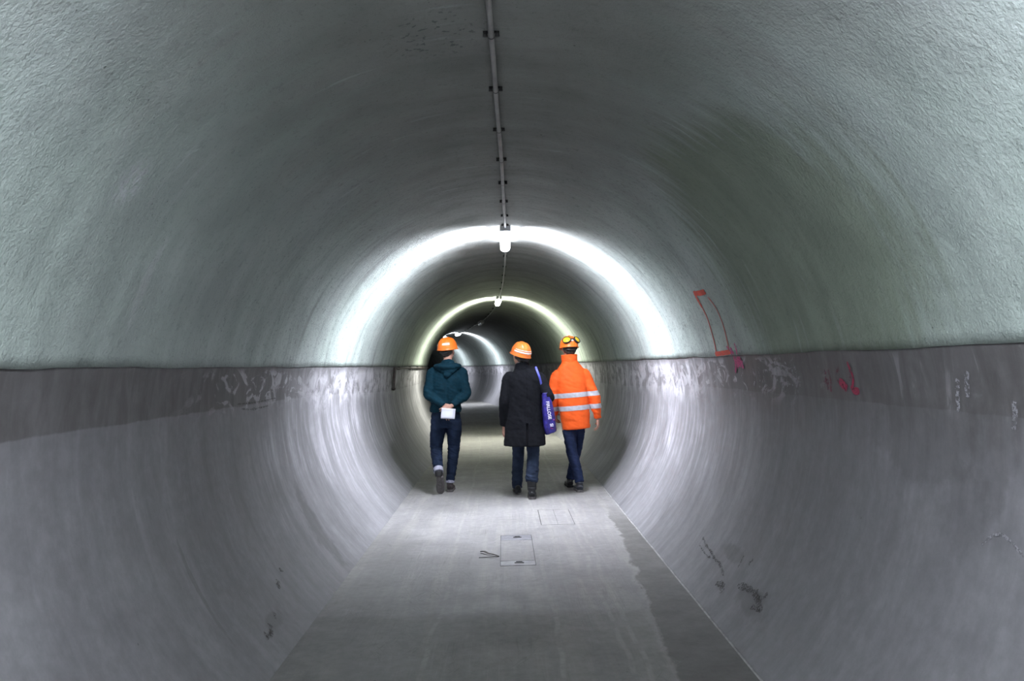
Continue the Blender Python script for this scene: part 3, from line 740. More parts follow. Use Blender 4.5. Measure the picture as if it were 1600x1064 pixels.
def helmet(parent, H, hm, mat, tilt=0.0, w=0.118, l=0.145, h=0.142, bands=(), band_mat=None, up=0.020):
    T = Matrix.Translation(H) @ hm @ Matrix.Rotation(tilt, 4, 'X') @ Matrix.Translation((0, -0.008, up))
    bm = bmesh.new(); rings = []; nA, nL = 48, 16
    def pt(a, e, off=0.0):
        s, c = math.sin(a), math.cos(a)           # a = 0 at the front
        ce = math.cos(e) ** 0.80; se = math.sin(e) ** 0.95
        x = s * w * ce; y = c * l * ce; z = h * se
        ridge = 0.006 * math.exp(-(x / 0.012) ** 2) + 0.004 * math.exp(-((abs(x) - 0.045) / 0.008) ** 2)
        ridge *= min(1, max(0, (z - 0.05) / 0.04))
        d = Vector((x / w, y / l, z / h)).normalized()
        return Vector((x, y, z)) + d * (off + ridge)
    # flange first
    fl = [bm.verts.new(T @ Vector(((w + 0.010) * math.sin(a), (l + 0.010 + 0.045 * max(0, math.cos(a)) ** 3) * math.cos(a), -0.010 - 0.006 * max(0, math.cos(a))))) for a in [2 * math.pi * k / nA for k in range(nA)]]
    rings.append(fl)
    for i in range(nL):
        e = (math.pi / 2) * i / nL
        rings.append([bm.verts.new(T @ pt(2 * math.pi * k / nA, e)) for k in range(nA)])
    for i in range(len(rings) - 1):
        for k in range(nA): q = (k + 1) % nA; bm.faces.new((rings[i][k], rings[i][q], rings[i + 1][q], rings[i + 1][k]))
    top = bm.verts.new(T @ Vector((0, 0, h + 0.006)))
    for k in range(nA): bm.faces.new((rings[-1][k], rings[-1][(k + 1) % nA], top))
    o = obj_bm('helmet', bm, mat, parent); md = o.modifiers.new('shell', 'SOLIDIFY'); md.thickness = 0.003; md.offset = -1
    for (a0, a1, e0, e1) in bands:
        bm = bmesh.new(); n = 30; pr = None
        for k in range(n + 1):
            a = a0 + (a1 - a0) * k / n
            cr = [bm.verts.new(T @ pt(a, e0, 0.001)), bm.verts.new(T @ pt(a, e0 + 0.01, 0.003)), bm.verts.new(T @ pt(a, e1 - 0.01, 0.003)), bm.verts.new(T @ pt(a, e1, 0.001))]
            if pr:
                for j in range(3): bm.faces.new((pr[j], cr[j], cr[j + 1], pr[j + 1]))
            pr = cr
        obj_bm('reflective_stripe', bm, band_mat, o)
    # chin strap loop at the nape
    bm = bmesh.new()
    tube(bm, [(*(T @ Vector((-0.085, -0.03, -0.004))), 0.003, 0.009), (*(T @ Vector((-0.06, -0.098, -0.035))), 0.003, 0.010), (*(T @ Vector((0, -0.118, -0.042))), 0.003, 0.012), (*(T @ Vector((0.06, -0.098, -0.035))), 0.003, 0.010), (*(T @ Vector((0.085, -0.03, -0.004))), 0.003, 0.009)], 8, 4, ref=(0, 1, 0))
    obj_bm('nape_strap', bm, M_BLACK, o)
    return o, T, pt

def shoe(parent, heel, toe, up, mat, sole_mat, width=0.048, high=0.0, name='shoe'):
    """heel, toe: ends of the sole line; up: the foot's top direction"""
    y = (Vector(toe) - Vector(heel)); L = y.length; y.normalize(); z = Vector(up); z = (z - y * z.dot(y)).normalized(); x = y.cross(z)
    T = Matrix((( x.x, y.x, z.x, heel[0]), (x.y, y.y, z.y, heel[1]), (x.z, y.z, z.z, heel[2]), (0, 0, 0, 1)))
    bm = bmesh.new(); k = L / 0.29
    tube(bm, [tuple(T @ Vector((0, -0.002 * k, 0.045))) + (width * .55, 0.030), tuple(T @ Vector((0, 0.025 * k, 0.050))) + (width * .78, 0.038), tuple(T @ Vector((0, 0.10 * k, 0.048))) + (width * .85, 0.036),
              tuple(T @ Vector((0, 0.18 * k, 0.040))) + (width, 0.030), tuple(T @ Vector((0, 0.25 * k, 0.034))) + (width * .85, 0.022), tuple(T @ Vector((0, 0.285 * k, 0.030))) + (width * .45, 0.014)], 16, 4, ref=tuple(x))
    tube(bm, [tuple(T @ Vector((0, 0.05 * k, 0.04))) + (width * .85, 0.050), tuple(T @ Vector((0, 0.048 * k, 0.085))) + (width * .80, 0.050), tuple(T @ Vector((0, 0.045 * k, 0.105 + high))) + (width * .84, 0.052)], 14, 3, ref=tuple(x))
    b = fuse(bm, 0.005, 3); wrinkle(b, 0.0015, (30, 30, 30), 1.0); o = obj_bm(name, b, mat, parent)
    out = [(0.0, -0.012), (0.6, -0.004), (0.82, 0.02), (0.78, 0.09), (0.98, 0.17), (1.0, 0.215), (0.8, 0.265), (0.4, 0.292), (0, 0.298)]
    pl = [(a, c) for a, c in out] + [(-a, c) for a, c in out[-2:0:-1]]
    bm = bmesh.new(); lo = [bm.verts.new(T @ Vector((a * width, c * k, 0.0))) for a, c in pl]; mi = [bm.verts.new(T @ Vector((a * width * 1.06, c * k, 0.008))) for a, c in pl]; hi = [bm.verts.new(T @ Vector((a * width, c * k, 0.026))) for a, c in pl]
    n = len(pl)
    for A, B in ((lo, mi), (mi, hi)):
        for i in range(n): bm.faces.new((A[i], A[(i + 1) % n], B[(i + 1) % n], B[i]))
    bm.faces.new(lo[::-1]); bm.faces.new(hi)
    bm_box(bm, T @ Vector((0, 0.03 * k, -0.003)), (width * 1.35, 0.055 * k, 0.008), T.to_3x3().to_4x4())
    obj_bm('sole', bm, sole_mat, o, False)
    return o

def slice_band(src, z0, z1, off, name, mat, parent, tilt=0.0):
    """strip of tape following the garment surface"""
    bm = bmesh.new(); bm.from_mesh(src.data)
    for z, s in ((z0, 1), (z1, -1)):
        g = list(bm.verts) + list(bm.edges) + list(bm.faces)
        bmesh.ops.bisect_plane(bm, geom=g, plane_co=(0, 0, z), plane_no=(tilt * s, 0, -s), clear_outer=True, clear_inner=False)
    bm.normal_update()
    for v in bm.verts: v.co += v.normal * off
    return obj_bm(name, bm, mat, parent)

M_BLACK = simple('black_webbing', (0.015, 0.015, 0.016), 0.6)
M_HELM = simple('orange_helmet_shell', (0.98, 0.20, 0.02), 0.35, var=0.05, scale=12)
M_HELM2 = simple('light_orange_helmet_shell', (1.0, 0.23, 0.04), 0.30, var=0.10, scale=14)
M_REFL = simple('silver_reflective_tape', (0.60, 0.60, 0.66), 0.35, 0.1, var=0.12, scale=30)
M_HREFL = simple('white_reflective_sticker', (0.95, 0.86, 0.84), 0.35, var=0.15, scale=40)
M_TEAL = simple('dark_teal_jacket_cloth', (0.002, 0.023, 0.038), 0.8, var=0.25, scale=25, bump=0.4, bscale=220, spec=0.15)
M_COAT = simple('charcoal_wool', (0.0075, 0.008, 0.011), 0.92, var=0.25, scale=30, bump=0.5, bscale=260, spec=0.15)
M_HIVIS = simple('fluorescent_orange_cloth', (1.0, 0.135, 0.022), 0.6, var=0.08, scale=14, bump=0.3, bscale=160, spec=0.2)
M_JEANS = simple('dark_blue_denim', (0.010, 0.018, 0.040), 0.85, var=0.45, scale=9, bump=0.4, bscale=300, stretch=(1, 1, 0.5), spec=0.15)
M_JEANS2 = simple('blue_grey_trouser_cloth', (0.018, 0.027, 0.050), 0.85, var=0.3, scale=12, bump=0.4, bscale=260, spec=0.15)
M_NAVY = simple('navy_trouser_cloth', (0.013, 0.021, 0.055), 0.85, var=0.3, scale=12, bump=0.4, bscale=260, spec=0.15)
M_CUFF = simple('pale_denim_turn_up', (0.34, 0.34, 0.42), 0.85, var=0.2, scale=60)
M_SHOE = simple('grey_brown_suede', (0.050, 0.040, 0.040), 0.8, var=0.3, scale=40)
M_SOLE = simple('grey_rubber_sole', (0.12, 0.11, 0.11), 0.7, var=0.3, scale=50)
M_BOOT = simple('black_boot_leather', (0.010, 0.011, 0.013), 0.45, var=0.3, scale=30)
M_BOOT2 = simple('slate_shoe_leather', (0.030, 0.034, 0.045), 0.5, var=0.3, scale=30)
M_PAPER = simple('white_paper', (0.80, 0.80, 0.90), 0.7, var=0.05)
M_LENS = simple('yellow_goggle_lens', (0.95, 0.62, 0.03), 0.15, var=0.2, scale=25)
M_BAG = simple('deep_blue_printed_bag', (0.025, 0.018, 0.20), 0.5, var=0.5, scale=22)
M_SHIRT = simple('light_grey_scarf', (0.25, 0.26, 0.30), 0.8)

def cuff_ring(parent, pts, mat, ref=(1, 0, 0), name='cuff'):
    bm = bmesh.new(); tube(bm, pts, 20, 2, ref=ref); b = fuse(bm, 0.005, 1); return obj_bm(name, b, mat, parent)

# ---- person 1: teal hooded jacket, hands behind the back
P1 = empty('person', (-0.74, 10.0, 0), 'person in a dark teal hooded jacket and turned-up jeans, hands clasped behind the back', 'person')
hm = RZ(math.radians(-30)) @ Matrix.Rotation(math.radians(4), 4, 'X')
H1 = Vector((0.043, 0.03, 1.765))
J = dict(head=H1, headM=hm, neck=(0.036, 0.0, 1.60), chest=(0.025, 0, 1.33), pelvis=(0.0, 0, 0.92),
         shL=(-0.150, 0.0, 1.475), elL=(-0.205, -0.06, 1.225), wrL=(-0.005, -0.185, 1.075), shR=(0.205, 0.0, 1.468), elR=(0.262, -0.06, 1.215), wrR=(0.095, -0.205, 1.085),
         hpL=(-0.095, 0, 0.86), knL=(-0.130, 0.03, 0.52), anL=(-0.085, -0.235, 0.285), toL=(-0.072, -0.17, 0.09),
         hpR=(0.095, 0, 0.86), knR=(0.082, 0.06, 0.50), anR=(0.036, 0.03, 0.09), toR=(0.036, 0.17, 0.035))
body_mesh(J, [((0.085, -0.212, 1.075), (-0.80, -0.05, -0.42), (0, 1, -0.1), False, 0.35), ((0.005, -0.190, 1.06), (0.35, 0.02, -0.90), (0.0, -1, 0), True, 0.15)], P1)
bm = bmesh.new()
tube(bm, [(0.002, 0, 0.995, 0.190, 0.130), (0.003, 0, 1.02, 0.196, 0.138), (0.008, 0, 1.12, 0.190, 0.138), (0.015, 0, 1.28, 0.196, 0.142), (0.024, 0.0, 1.42, 0.205, 0.135), (0.030, 0.0, 1.50, 0.170, 0.115), (0.036, 0.0, 1.57, 0.105, 0.095), (0.040, 0.005, 1.625, 0.078, 0.082)], 28, 4, power=2.3)
for (s, e, w2) in ((J['shL'], J['elL'], J['wrL']), (J['shR'], J['elR'], J['wrR'])):
    m1 = [(s[i] + e[i]) / 2 for i in range(3)]; m2 = [(e[i] + w2[i]) / 2 for i in range(3)]
    tube(bm, [(s[0] * 0.75 + 0.008, 0, s[2] + 0.005, 0.075), (*s, 0.078), (*m1, 0.071), (*e, 0.066), (*m2, 0.058), (*w2, 0.042)], 18, 5, ref=(0.2, 1, 0.2))
b = fuse(bm, 0.0075, 5); wrinkle(b, 0.010, (6, 6, 15), 1.7, lambda p: 0.55 + 0.6 * max(0, 1.25 - p.z) / 0.25 * (1 if p.y < 0.05 else 0.3)); wrinkle(b, 0.0035, (16, 16, 40), 4.0)
for v in b.verts:       # back seam below the hood
    if v.co.y < -0.05 and abs(v.co.x - 0.03) < 0.014 and 1.02 < v.co.z < 1.5: v.co.y += 0.005
obj_bm('jacket', b, M_TEAL, P1)
bm = bmesh.new()
tube(bm, [(-0.075, 0.05, 1.565, 0.030, 0.045), (-0.090, -0.02, 1.562, 0.034, 0.050), (-0.040, -0.10, 1.560, 0.040, 0.058), (0.042, -0.125, 1.553, 0.042, 0.068), (0.120, -0.10, 1.560, 0.040, 0.058), (0.168, -0.02, 1.562, 0.034, 0.050), (0.150, 0.05, 1.565, 0.030, 0.045)], 16, 5, ref=(0, 0, 1))
ball(bm, (0.045, -0.105, 1.535), (0.128, 0.050, 0.055)); ball(bm, (0.047, -0.128, 1.505), (0.085, 0.040, 0.045)); ball(bm, (0.045, -0.138, 1.468), (0.052, 0.034, 0.045))
ball(bm, (0.043, -0.055, 1.61), (0.085, 0.05, 0.045))
b = fuse(bm, 0.0065, 4); wrinkle(b, 0.008, (10, 10, 16), 8.0); obj_bm('hood', b, M_TEAL, P1)
bm = bmesh.new()
tube(bm, [(0, 0, 0.80, 0.175, 0.115), (0, 0, 0.88, 0.185, 0.125), (0, 0, 1.02, 0.175, 0.118)], 24, 4)
tube(bm, [(-0.092, 0, 0.90, 0.095, 0.105), (-0.105, 0.005, 0.76, 0.097, 0.102), (-0.124, 0.03, 0.63, 0.085, 0.090), (-0.130, 0.03, 0.51, 0.077, 0.082), (-0.112, -0.09, 0.42, 0.068, 0.072), (-0.086, -0.238, 0.275, 0.056, 0.060)], 20, 5)
tube(bm, [(0.098, 0, 0.90, 0.095, 0.105), (0.100, 0.01, 0.76, 0.097, 0.102), (0.092, 0.04, 0.63, 0.083, 0.090), (0.082, 0.055, 0.50, 0.074, 0.080), (0.060, 0.03, 0.30, 0.062, 0.068), (0.036, 0.02, 0.13, 0.054, 0.062)], 20, 5)
b = fuse(bm, 0.0075, 4); wrinkle(b, 0.0065, (8, 8, 22), 2.2); wrinkle(b, 0.003, (16, 16, 50), 5.0, lambda p: 1.6 if p.z < 0.6 else 0.7); obj_bm('jeans', b, M_JEANS, P1)
cuff_ring(P1, [(-0.093, -0.200, 0.320, 0.060, 0.062), (-0.084, -0.240, 0.275, 0.060, 0.062)], M_CUFF)
cuff_ring(P1, [(0.037, 0.02, 0.150, 0.057, 0.064), (0.034, 0.02, 0.110, 0.058, 0.065)], M_CUFF)
cuff_ring(P1, [(-0.086, -0.250, 0.285, 0.048, 0.050), (-0.078, -0.262, 0.225, 0.044, 0.048)], M_BLACK, name='sock')
s1 = shoe(P1, (-0.066, -0.285, 0.225), (-0.072, -0.175, 0.004), (0, 0.9, 0.45), M_SHOE, M_SOLE, 0.050)
shoe(P1, (0.033, -0.045, 0.004), (0.040, 0.235, 0.004), (0, 0, 1), M_SHOE, M_SOLE, 0.050)
pi = math.pi
helmet(P1, H1, hm, M_HELM, tilt=math.radians(2), bands=((pi - 0.95, pi - 0.15, 0.36, 0.56), (pi + 0.55, pi + 0.80, 0.30, 0.48)), band_mat=M_HREFL)
pap = empty('folded_paper', (-0.74 + 0.047, 10.0 - 0.232, 0.982), 'white folded paper held behind the back of the teal-jacketed person', 'paper')
bm = bmesh.new(); n = 10; rows = []
for k in range(3):
    rows.append([[bm.verts.new((x + 0.006 * z / 0.06, -0.010 * math.sin((x + 0.085) * 18) - k * 0.004 + 0.004 * math.sin(z * 40), z + 0.008 * (x / 0.08) * (-1 if k else -0.6) + k * 0.002)) for x in frange(-0.085, 0.085 - 0.008 * k, 0.017)] for z in frange(-0.062, 0.062, 0.0155)])
for g in rows:
    for a, c in zip(g, g[1:]):
        for i in range(min(len(a), len(c)) - 1): bm.faces.new((a[i], a[i + 1], c[i + 1], c[i]))
o = obj_bm('sheet', bm, M_PAPER, pap); md = o.modifiers.new('t', 'SOLIDIFY'); md.thickness = 0.001

# ---- person 2: long charcoal coat, blue bag
P2 = empty('person', (0.255, 9.45, 0), 'person in a long charcoal coat walking in the middle, head tipped back', 'person')
hm = RZ(math.radians(28)) @ Matrix.Rotation(math.radians(10), 4, 'X') @ Matrix.Rotation(math.radians(7), 4, 'Y')
H2 = Vector((-0.055, 0.02, 1.672))
J = dict(head=H2, headM=hm, neck=(-0.035, -0.005, 1.535), chest=(-0.02, 0, 1.28), pelvis=(-0.02, 0, 0.90),
         shL=(-0.198, 0, 1.400), elL=(-0.258, -0.045, 1.115), wrL=(-0.262, 0.02, 0.845), shR=(0.170, 0, 1.392), elR=(0.272, -0.06, 1.172), wrR=(0.285, 0.17, 1.14),
         hpL=(-0.10, 0, 0.83), knL=(-0.105, 0.16, 0.47), anL=(-0.128, 0.26, 0.10), toL=(-0.128, 0.40, 0.035),
         hpR=(0.065, 0, 0.83), knR=(0.070, -0.02, 0.47), anR=(0.038, -0.14, 0.11), toR=(0.038, 0.0, 0.035))
body_mesh(J, [((-0.268, 0.02, 0.825), (-0.08, 0.12, -1), (0.9, 0.25, 0), False, 0.55), ((0.284, 0.19, 1.14), (-0.15, 1, 0.05), (-0.8, 0, -0.6), True, 0.9)], P2)
bm = bmesh.new()
tube(bm, [(-0.026, 0.0, 0.605, 0.250, 0.185), (-0.026, 0, 0.64, 0.249, 0.183), (-0.027, 0, 0.80, 0.232, 0.165), (-0.026, 0, 1.00, 0.212, 0.146), (-0.022, 0, 1.20, 0.203, 0.140), (-0.018, 0, 1.36, 0.208, 0.132), (-0.020, 0, 1.44, 0.182, 0.115), (-0.026, 0, 1.50, 0.115, 0.090), (-0.032, 0.0, 1.545, 0.080, 0.078)], 30, 4, power=2.3)
for (s, e, w2, r3) in ((J['shL'], J['elL'], J['wrL'], 0.052), (J['shR'], J['elR'], J['wrR'], 0.050)):
    k = 1.0 if s[0] < 0 else 0.88
    m1 = [(s[i] + e[i]) / 2 for i in range(3)]; m2 = [(e[i] + w2[i]) / 2 for i in range(3)]
    tube(bm, [(s[0] * 0.7, 0, s[2] + 0.006, 0.070), (*s, 0.074 * (0.5 + 0.5 * k)), (*m1, 0.071 * k), (*e, 0.066 * k), (*m2, 0.062 * k), (*w2, r3)], 18, 5, ref=(0.2, 1, 0.2))
b = fuse(bm, 0.0078, 5); wrinkle(b, 0.007, (7, 7, 7), 6.1); wrinkle(b, 0.0025, (14, 14, 28), 2.0)
for v in b.verts:       # back vent and centre seam
    if v.co.y < -0.05 and v.co.z < 0.87:
        d = v.co.x - 0.005
        if -0.012 < d < 0.012: v.co.y += 0.022
        elif 0.012 <= d < 0.05: v.co.y -= 0.006
    elif v.co.y < -0.06 and abs(v.co.x + 0.0) < 0.007: v.co.y += 0.003
obj_bm('coat', b, M_COAT, P2)
bm = bmesh.new(); tube(bm, [(-0.030, 0.0, 1.500, 0.106, 0.094), (-0.034, 0.002, 1.535, 0.092, 0.086), (-0.038, 0.008, 1.575, 0.080, 0.080)], 24, 4)
b = fuse(bm, 0.006, 2); wrinkle(b, 0.003, (20, 20, 20), 3); obj_bm('collar', b, M_COAT, P2)
bm = bmesh.new(); tube(bm, [(-0.034, 0.008, 1.55, 0.072, 0.074), (-0.036, 0.012, 1.588, 0.068, 0.070)], 20, 2); b = fuse(bm, 0.006, 2); obj_bm('scarf', b, M_SHIRT, P2)
bm = bmesh.new()
tube(bm, [(-0.02, 0, 0.80, 0.165, 0.11), (-0.02, 0, 0.88, 0.17, 0.115), (-0.02, 0, 0.98, 0.15, 0.10)], 24, 3)
tube(bm, [(-0.10, 0.0, 0.86, 0.088, 0.095), (-0.103, 0.08, 0.66, 0.078, 0.085), (-0.106, 0.16, 0.47, 0.071, 0.076), (-0.118, 0.21, 0.30, 0.068, 0.072), (-0.127, 0.245, 0.14, 0.066, 0.070), (-0.128, 0.25, 0.07, 0.062, 0.070)], 20, 5)
tube(bm, [(0.068, 0, 0.86, 0.090, 0.095), (0.066, -0.01, 0.66, 0.082, 0.088), (0.066, -0.03, 0.50, 0.075, 0.080), (0.052, -0.08, 0.34, 0.074, 0.078), (0.040, -0.12, 0.22, 0.076, 0.078), (0.036, -0.13, 0.185, 0.066, 0.070)], 20, 5)
b = fuse(bm, 0.0075, 4); wrinkle(b, 0.006, (8, 8, 18), 5.5); wrinkle(b, 0.003, (16, 16, 45), 1.0, lambda p: 1.8 if p.z < 0.35 else 0.7); obj_bm('trousers', b, M_JEANS2, P2)
cuff_ring(P2, [(0.038, -0.128, 0.205, 0.058, 0.060), (0.040, -0.13, 0.10, 0.052, 0.058)], M_BOOT, name='boot_shaft')
shoe(P2, (0.036, -0.205, 0.002), (0.046, 0.085, 0.002), (0, 0, 1), M_BOOT, M_SOLE, 0.052, 0.03, 'boot')
shoe(P2, (-0.122, 0.175, 0.030), (-0.132, 0.46, 0.002), (0, 0, 1), M_BOOT, M_BOOT, 0.052, 0.03, 'boot')
helmet(P2, H2, hm, M_HELM2, tilt=math.radians(6), w=0.115, h=0.150, up=0.012, bands=((pi - 1.5, pi + 1.4, 0.22, 0.34), (pi - 1.45, pi + 1.3, 0.42, 0.47)), band_mat=M_HREFL)

# blue bag hanging from the right shoulder
bag = empty('shoulder_bag', (0.255 + 0.272, 9.45 + 0.03, 0.74), 'deep blue printed shoulder bag hanging at the right side of the coated person', 'bag')
bm = bmesh.new(); TB = Matrix.Rotation(math.radians(7.5), 4, 'Y')
tube(bm, [(0.010, 0.0, 0.005, 0.060, 0.130), (0.004, 0, 0.03, 0.073, 0.150), (-0.006, 0, 0.15, 0.074, 0.158), (-0.020, 0, 0.30, 0.068, 0.158), (-0.034, 0, 0.42, 0.052, 0.150), (-0.042, 0, 0.485, 0.044, 0.145)], 28, 5, power=5.0)
b = fuse(bm, 0.006, 3); wrinkle(b, 0.006, (9, 9, 8), 9.0); obj_bm('bag_body', b, M_BAG, bag)
M_STRAP = simple('blue_bag_strap', (0.10, 0.11, 0.55), 0.6)
bm = bmesh.new()
tube(bm, [(-0.060, -0.09, 0.46, 0.013, 0.003), (-0.082, -0.10, 0.54, 0.013, 0.003), (-0.098, -0.125, 0.62, 0.013, 0.003), (-0.118, -0.140, 0.69, 0.013, 0.003), (-0.138, -0.105, 0.755, 0.013, 0.003), (-0.146, -0.02, 0.790, 0.013, 0.003), (-0.138, 0.08, 0.755, 0.013, 0.003), (-0.11, 0.13, 0.62, 0.013, 0.003), (-0.060, 0.12, 0.46, 0.013, 0.003)], 8, 5)
obj_bm('strap', bm, M_STRAP, bag)
M_WHITE = simple('white_print', (0.85, 0.82, 0.92), 0.6)
M_MAG = simple('magenta_print', (0.30, 0.02, 0.18), 0.6)
def text_mesh(s, size, T, mat, parent, name='lettering'):
    cu = bpy.data.curves.new('t', 'FONT'); cu.body = s; cu.size = size; cu.extrude = 0.0012; cu.align_x = 'LEFT'; cu.align_y = 'CENTER'; cu.offset = 0.0010
    o = bpy.data.objects.new('t', cu); C.objects.link(o); dg = bpy.context.evaluated_depsgraph_get()
    me = bpy.data.meshes.new_from_object(o.evaluated_get(dg)); bpy.data.objects.remove(o)
    me.transform(T); me.materials.clear(); me.materials.append(mat)
    q = bpy.data.objects.new(name, me); C.objects.link(q); q.parent = parent; return q
# letters read from top to bottom on the face towards the viewer
def bag_T(x, z, ang): return Matrix.Translation((x, -0.166, z)) @ Matrix.Rotation(ang, 4, 'Y') @ Matrix.Rotation(math.pi / 2, 4, 'X')
text_mesh('FIRLLOSE', 0.052, bag_T(-0.028, 0.385, math.radians(83)), M_WHITE, bag)
text_mesh('SI', 0.052, bag_T(0.012, 0.125, math.radians(83)), M_WHITE, bag)
for c_, s_ in (((0.020, -0.158, 0.065), (0.030, 0.008, 0.006)), ((0.008, -0.158, 0.080), (0.006, 0.008, 0.035)), ((0.045, -0.156, 0.165), (0.018, 0.008, 0.012))):
    bm = bmesh.new(); bm_box(bm, c_, s_, TB); obj_bm('print_mark', bm, M_MAG, bag)

# ---- person 3: high visibility jacket
P3 = empty('person', (0.845, 9.88, 0), 'person in an orange high-visibility jacket with silver bands, walking on the right', 'person')
hm = RZ(math.radians(14)) @ Matrix.Rotation(math.radians(-3), 4, 'X')
H3 = Vector((-0.028, 0.03, 1.742))
J = dict(head=H3, headM=hm, neck=(-0.026, 0, 1.585), chest=(-0.015, 0, 1.31), pelvis=(0.005, 0, 0.90),
         shL=(-0.182, 0, 1.402), elL=(-0.250, -0.02, 1.15), wrL=(-0.215, 0.13, 0.94), shR=(0.152, 0, 1.410), elR=(0.268, -0.04, 1.13), wrR=(0.300, 0.0, 0.885),
         hpL=(-0.075, 0, 0.84), knL=(-0.030, -0.03, 0.47), anL=(0.040, -0.16, 0.115), toL=(0.030, -0.02, 0.035),
         hpR=(0.085, 0, 0.84), knR=(0.050, 0.15, 0.47), anR=(-0.040, 0.25, 0.10), toR=(-0.05, 0.38, 0.035))
body_mesh(J, [((0.306, 0.0, 0.868), (0.02, 0.10, -1), (-0.9, 0.3, 0), True, 0.42), ((-0.21, 0.145, 0.925), (0.1, 0.6, -0.8), (0.9, 0, 0), False, 0.5)], P3)
bm = bmesh.new()
tube(bm, [(0.034, 0, 0.752, 0.168, 0.135), (0.032, 0, 0.78, 0.173, 0.140), (0.022, 0, 0.92, 0.184, 0.150), (0.014, 0, 1.03, 0.190, 0.154), (0.002, 0, 1.18, 0.192, 0.152), (-0.010, 0, 1.34, 0.196, 0.142), (-0.017, 0, 1.43, 0.182, 0.122), (-0.022, 0, 1.50, 0.158, 0.108), (-0.024, 0, 1.56, 0.112, 0.098), (-0.025, 0, 1.59, 0.096, 0.092)], 30, 4, power=2.4)
for (s, e, w2, r3) in ((J['shL'], J['elL'], J['wrL'], 0.048), (J['shR'], J['elR'], J['wrR'], 0.043)):
    m1 = [(s[i] + e[i]) / 2 for i in range(3)]; m2 = [(e[i] + w2[i]) / 2 for i in range(3)]
    tube(bm, [(s[0] * 0.7, 0, s[2] + 0.006, 0.074), (*s, 0.080), (*m1, 0.077), (*e, 0.074), (*m2, 0.066), (*w2, r3)], 18, 5, ref=(0.2, 1, 0.2))
b = fuse(bm, 0.0078, 5)
wrinkle(b, 0.009, (7, 7, 13), 12.3, lambda p: 0.5 + (1.0 if abs(p.x) > 0.2 and p.z < 1.25 else 0.0)); wrinkle(b, 0.003, (14, 14, 30), 7.0)
jk = obj_bm('jacket', b, M_HIVIS, P3)
for z in (1.172, 1.012):
    slice_band(jk, z - 0.029, z + 0.029, 0.003, 'reflective_band', M_REFL, jk, tilt=0.06)
bm = bmesh.new(); tube(bm, [(-0.023, 0, 1.500, 0.118, 0.104), (-0.024, 0.0, 1.555, 0.101, 0.098), (-0.028, 0.003, 1.615, 0.099, 0.098), (-0.030, 0.006, 1.668, 0.103, 0.100)], 26, 4)
b = fuse(bm, 0.006, 2); wrinkle(b, 0.005, (9, 9, 30), 1); obj_bm('collar', b, M_HIVIS, P3)
bm = bmesh.new(); tube(bm, [(0.304, 0.0, 0.900, 0.046, 0.046), (0.307, 0.0, 0.872, 0.044, 0.044)], 18, 2); b = fuse(bm, 0.006, 1); obj_bm('cuff', b, M_HIVIS, P3)
bm = bmesh.new()
tube(bm, [(0.005, 0, 0.80, 0.155, 0.11), (0.005, 0, 0.90, 0.16, 0.115), (0.005, 0, 0.98, 0.14, 0.10)], 24, 3)
tube(bm, [(-0.066, 0, 0.86, 0.085, 0.095), (-0.056, -0.01, 0.72, 0.080, 0.088), (-0.040, -0.03, 0.56, 0.073, 0.080), (-0.026, -0.05, 0.44, 0.068, 0.074), (0.016, -0.11, 0.27, 0.062, 0.066), (0.042, -0.16, 0.11, 0.056, 0.064)], 20, 5)
tube(bm, [(0.080, 0, 0.86, 0.080, 0.095), (0.072, 0.06, 0.68, 0.070, 0.084), (0.050, 0.14, 0.48, 0.060, 0.072), (0.005, 0.20, 0.30, 0.056, 0.062), (-0.036, 0.24, 0.10, 0.056, 0.062)], 20, 5)
b = fuse(bm, 0.0075, 4); wrinkle(b, 0.0055, (8, 8, 20), 15.5); wrinkle(b, 0.003, (16, 16, 45), 11.0); obj_bm('trousers', b, M_NAVY, P3)
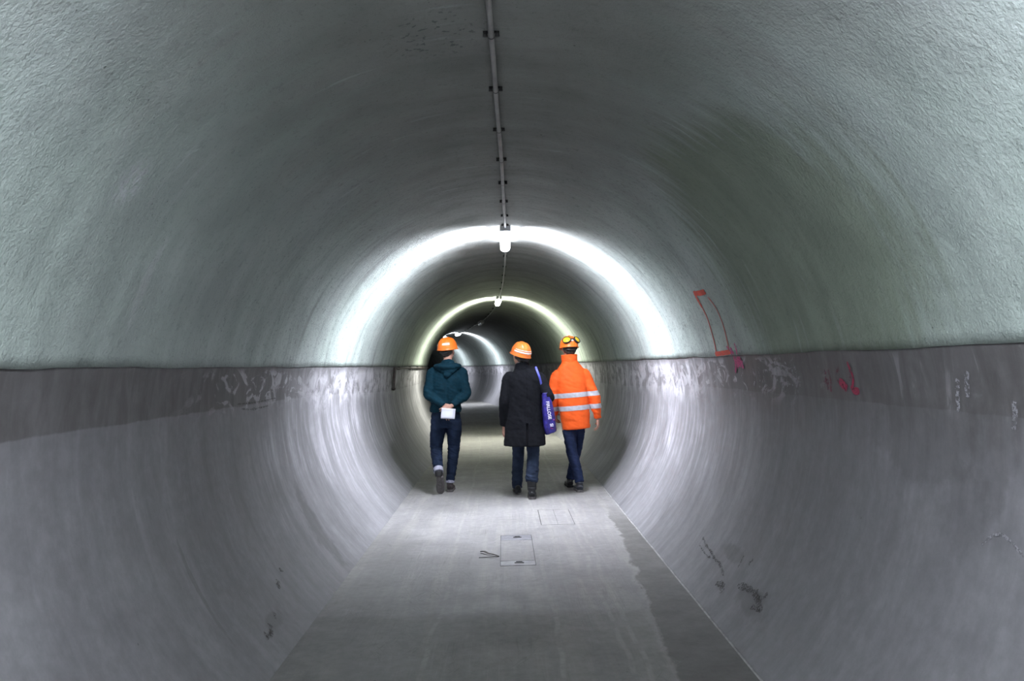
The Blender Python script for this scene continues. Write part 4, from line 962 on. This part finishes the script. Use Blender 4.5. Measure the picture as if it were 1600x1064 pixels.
shoe(P3, (0.046, -0.215, 0.002), (0.030, 0.075, 0.002), (0, 0, 1), M_BOOT2, M_SOLE, 0.054, 0.02)
shoe(P3, (-0.040, 0.175, 0.002), (-0.060, 0.46, 0.002), (0, 0, 1), M_BOOT, M_BOOT, 0.050)  # same pair: black material puts the forward foot's shade into its colour
hl, TH, hpt = helmet(P3, H3, hm, M_HELM, tilt=math.radians(-2), w=0.112, h=0.140, bands=((pi - 0.20, pi + 0.20, 0.42, 0.60),), band_mat=M_HREFL)
gog = empty('goggles', (0, 0, 0), None, None); gog.parent = P3
bpy.data.objects.remove(gog)
def oriented(T, a, e, off, hpt):
    p = T @ hpt(a, e, off); p0 = T @ hpt(a, e, 0.0); n = (p - p0).normalized()
    z = n; x = Vector((0, 0, 1)).cross(z).normalized(); y = z.cross(x)
    return Matrix(((x.x, y.x, z.x, p.x), (x.y, y.y, z.y, p.y), (x.z, y.z, z.z, p.z), (0, 0, 0, 1)))
fr = bmesh.new(); lens_m = []
for a in (pi + 0.62, pi - 0.72):
    T = oriented(TH, a, 0.52, 0.012, hpt); lens_m.append(T)
    rings = []
    for (r, z) in ((1.0, -0.018), (1.12, -0.010), (1.14, 0.006), (1.04, 0.012), (0.96, 0.006), (0.94, -0.016)):
        rings.append([fr.verts.new(T @ Vector((0.050 * r * math.cos(t_), 0.042 * r * math.sin(t_), z))) for t_ in [2 * pi * k / 28 for k in range(28)]])
    for i in range(len(rings)):
        A, B = rings[i], rings[(i + 1) % len(rings)]
        for k in range(28): fr.faces.new((A[k], A[(k + 1) % 28], B[(k + 1) % 28], B[k]))
bp = [tuple(TH @ hpt(pi + 0.35 - 0.7 * k / 8, 0.50 + 0.12 * (1 - abs(k - 4) / 4), 0.012)) + (0.006, 0.006) for k in range(9)]
tube(fr, bp, 8, 2)
g = obj_bm('goggles', fr, M_BLACK, P3)
for T in lens_m:
    bm = bmesh.new(); bmesh.ops.create_uvsphere(bm, u_segments=24, v_segments=14, radius=1.0, matrix=T @ Matrix.Diagonal((0.048, 0.041, 0.018, 1)))
    obj_bm('lens', bm, M_LENS, g)
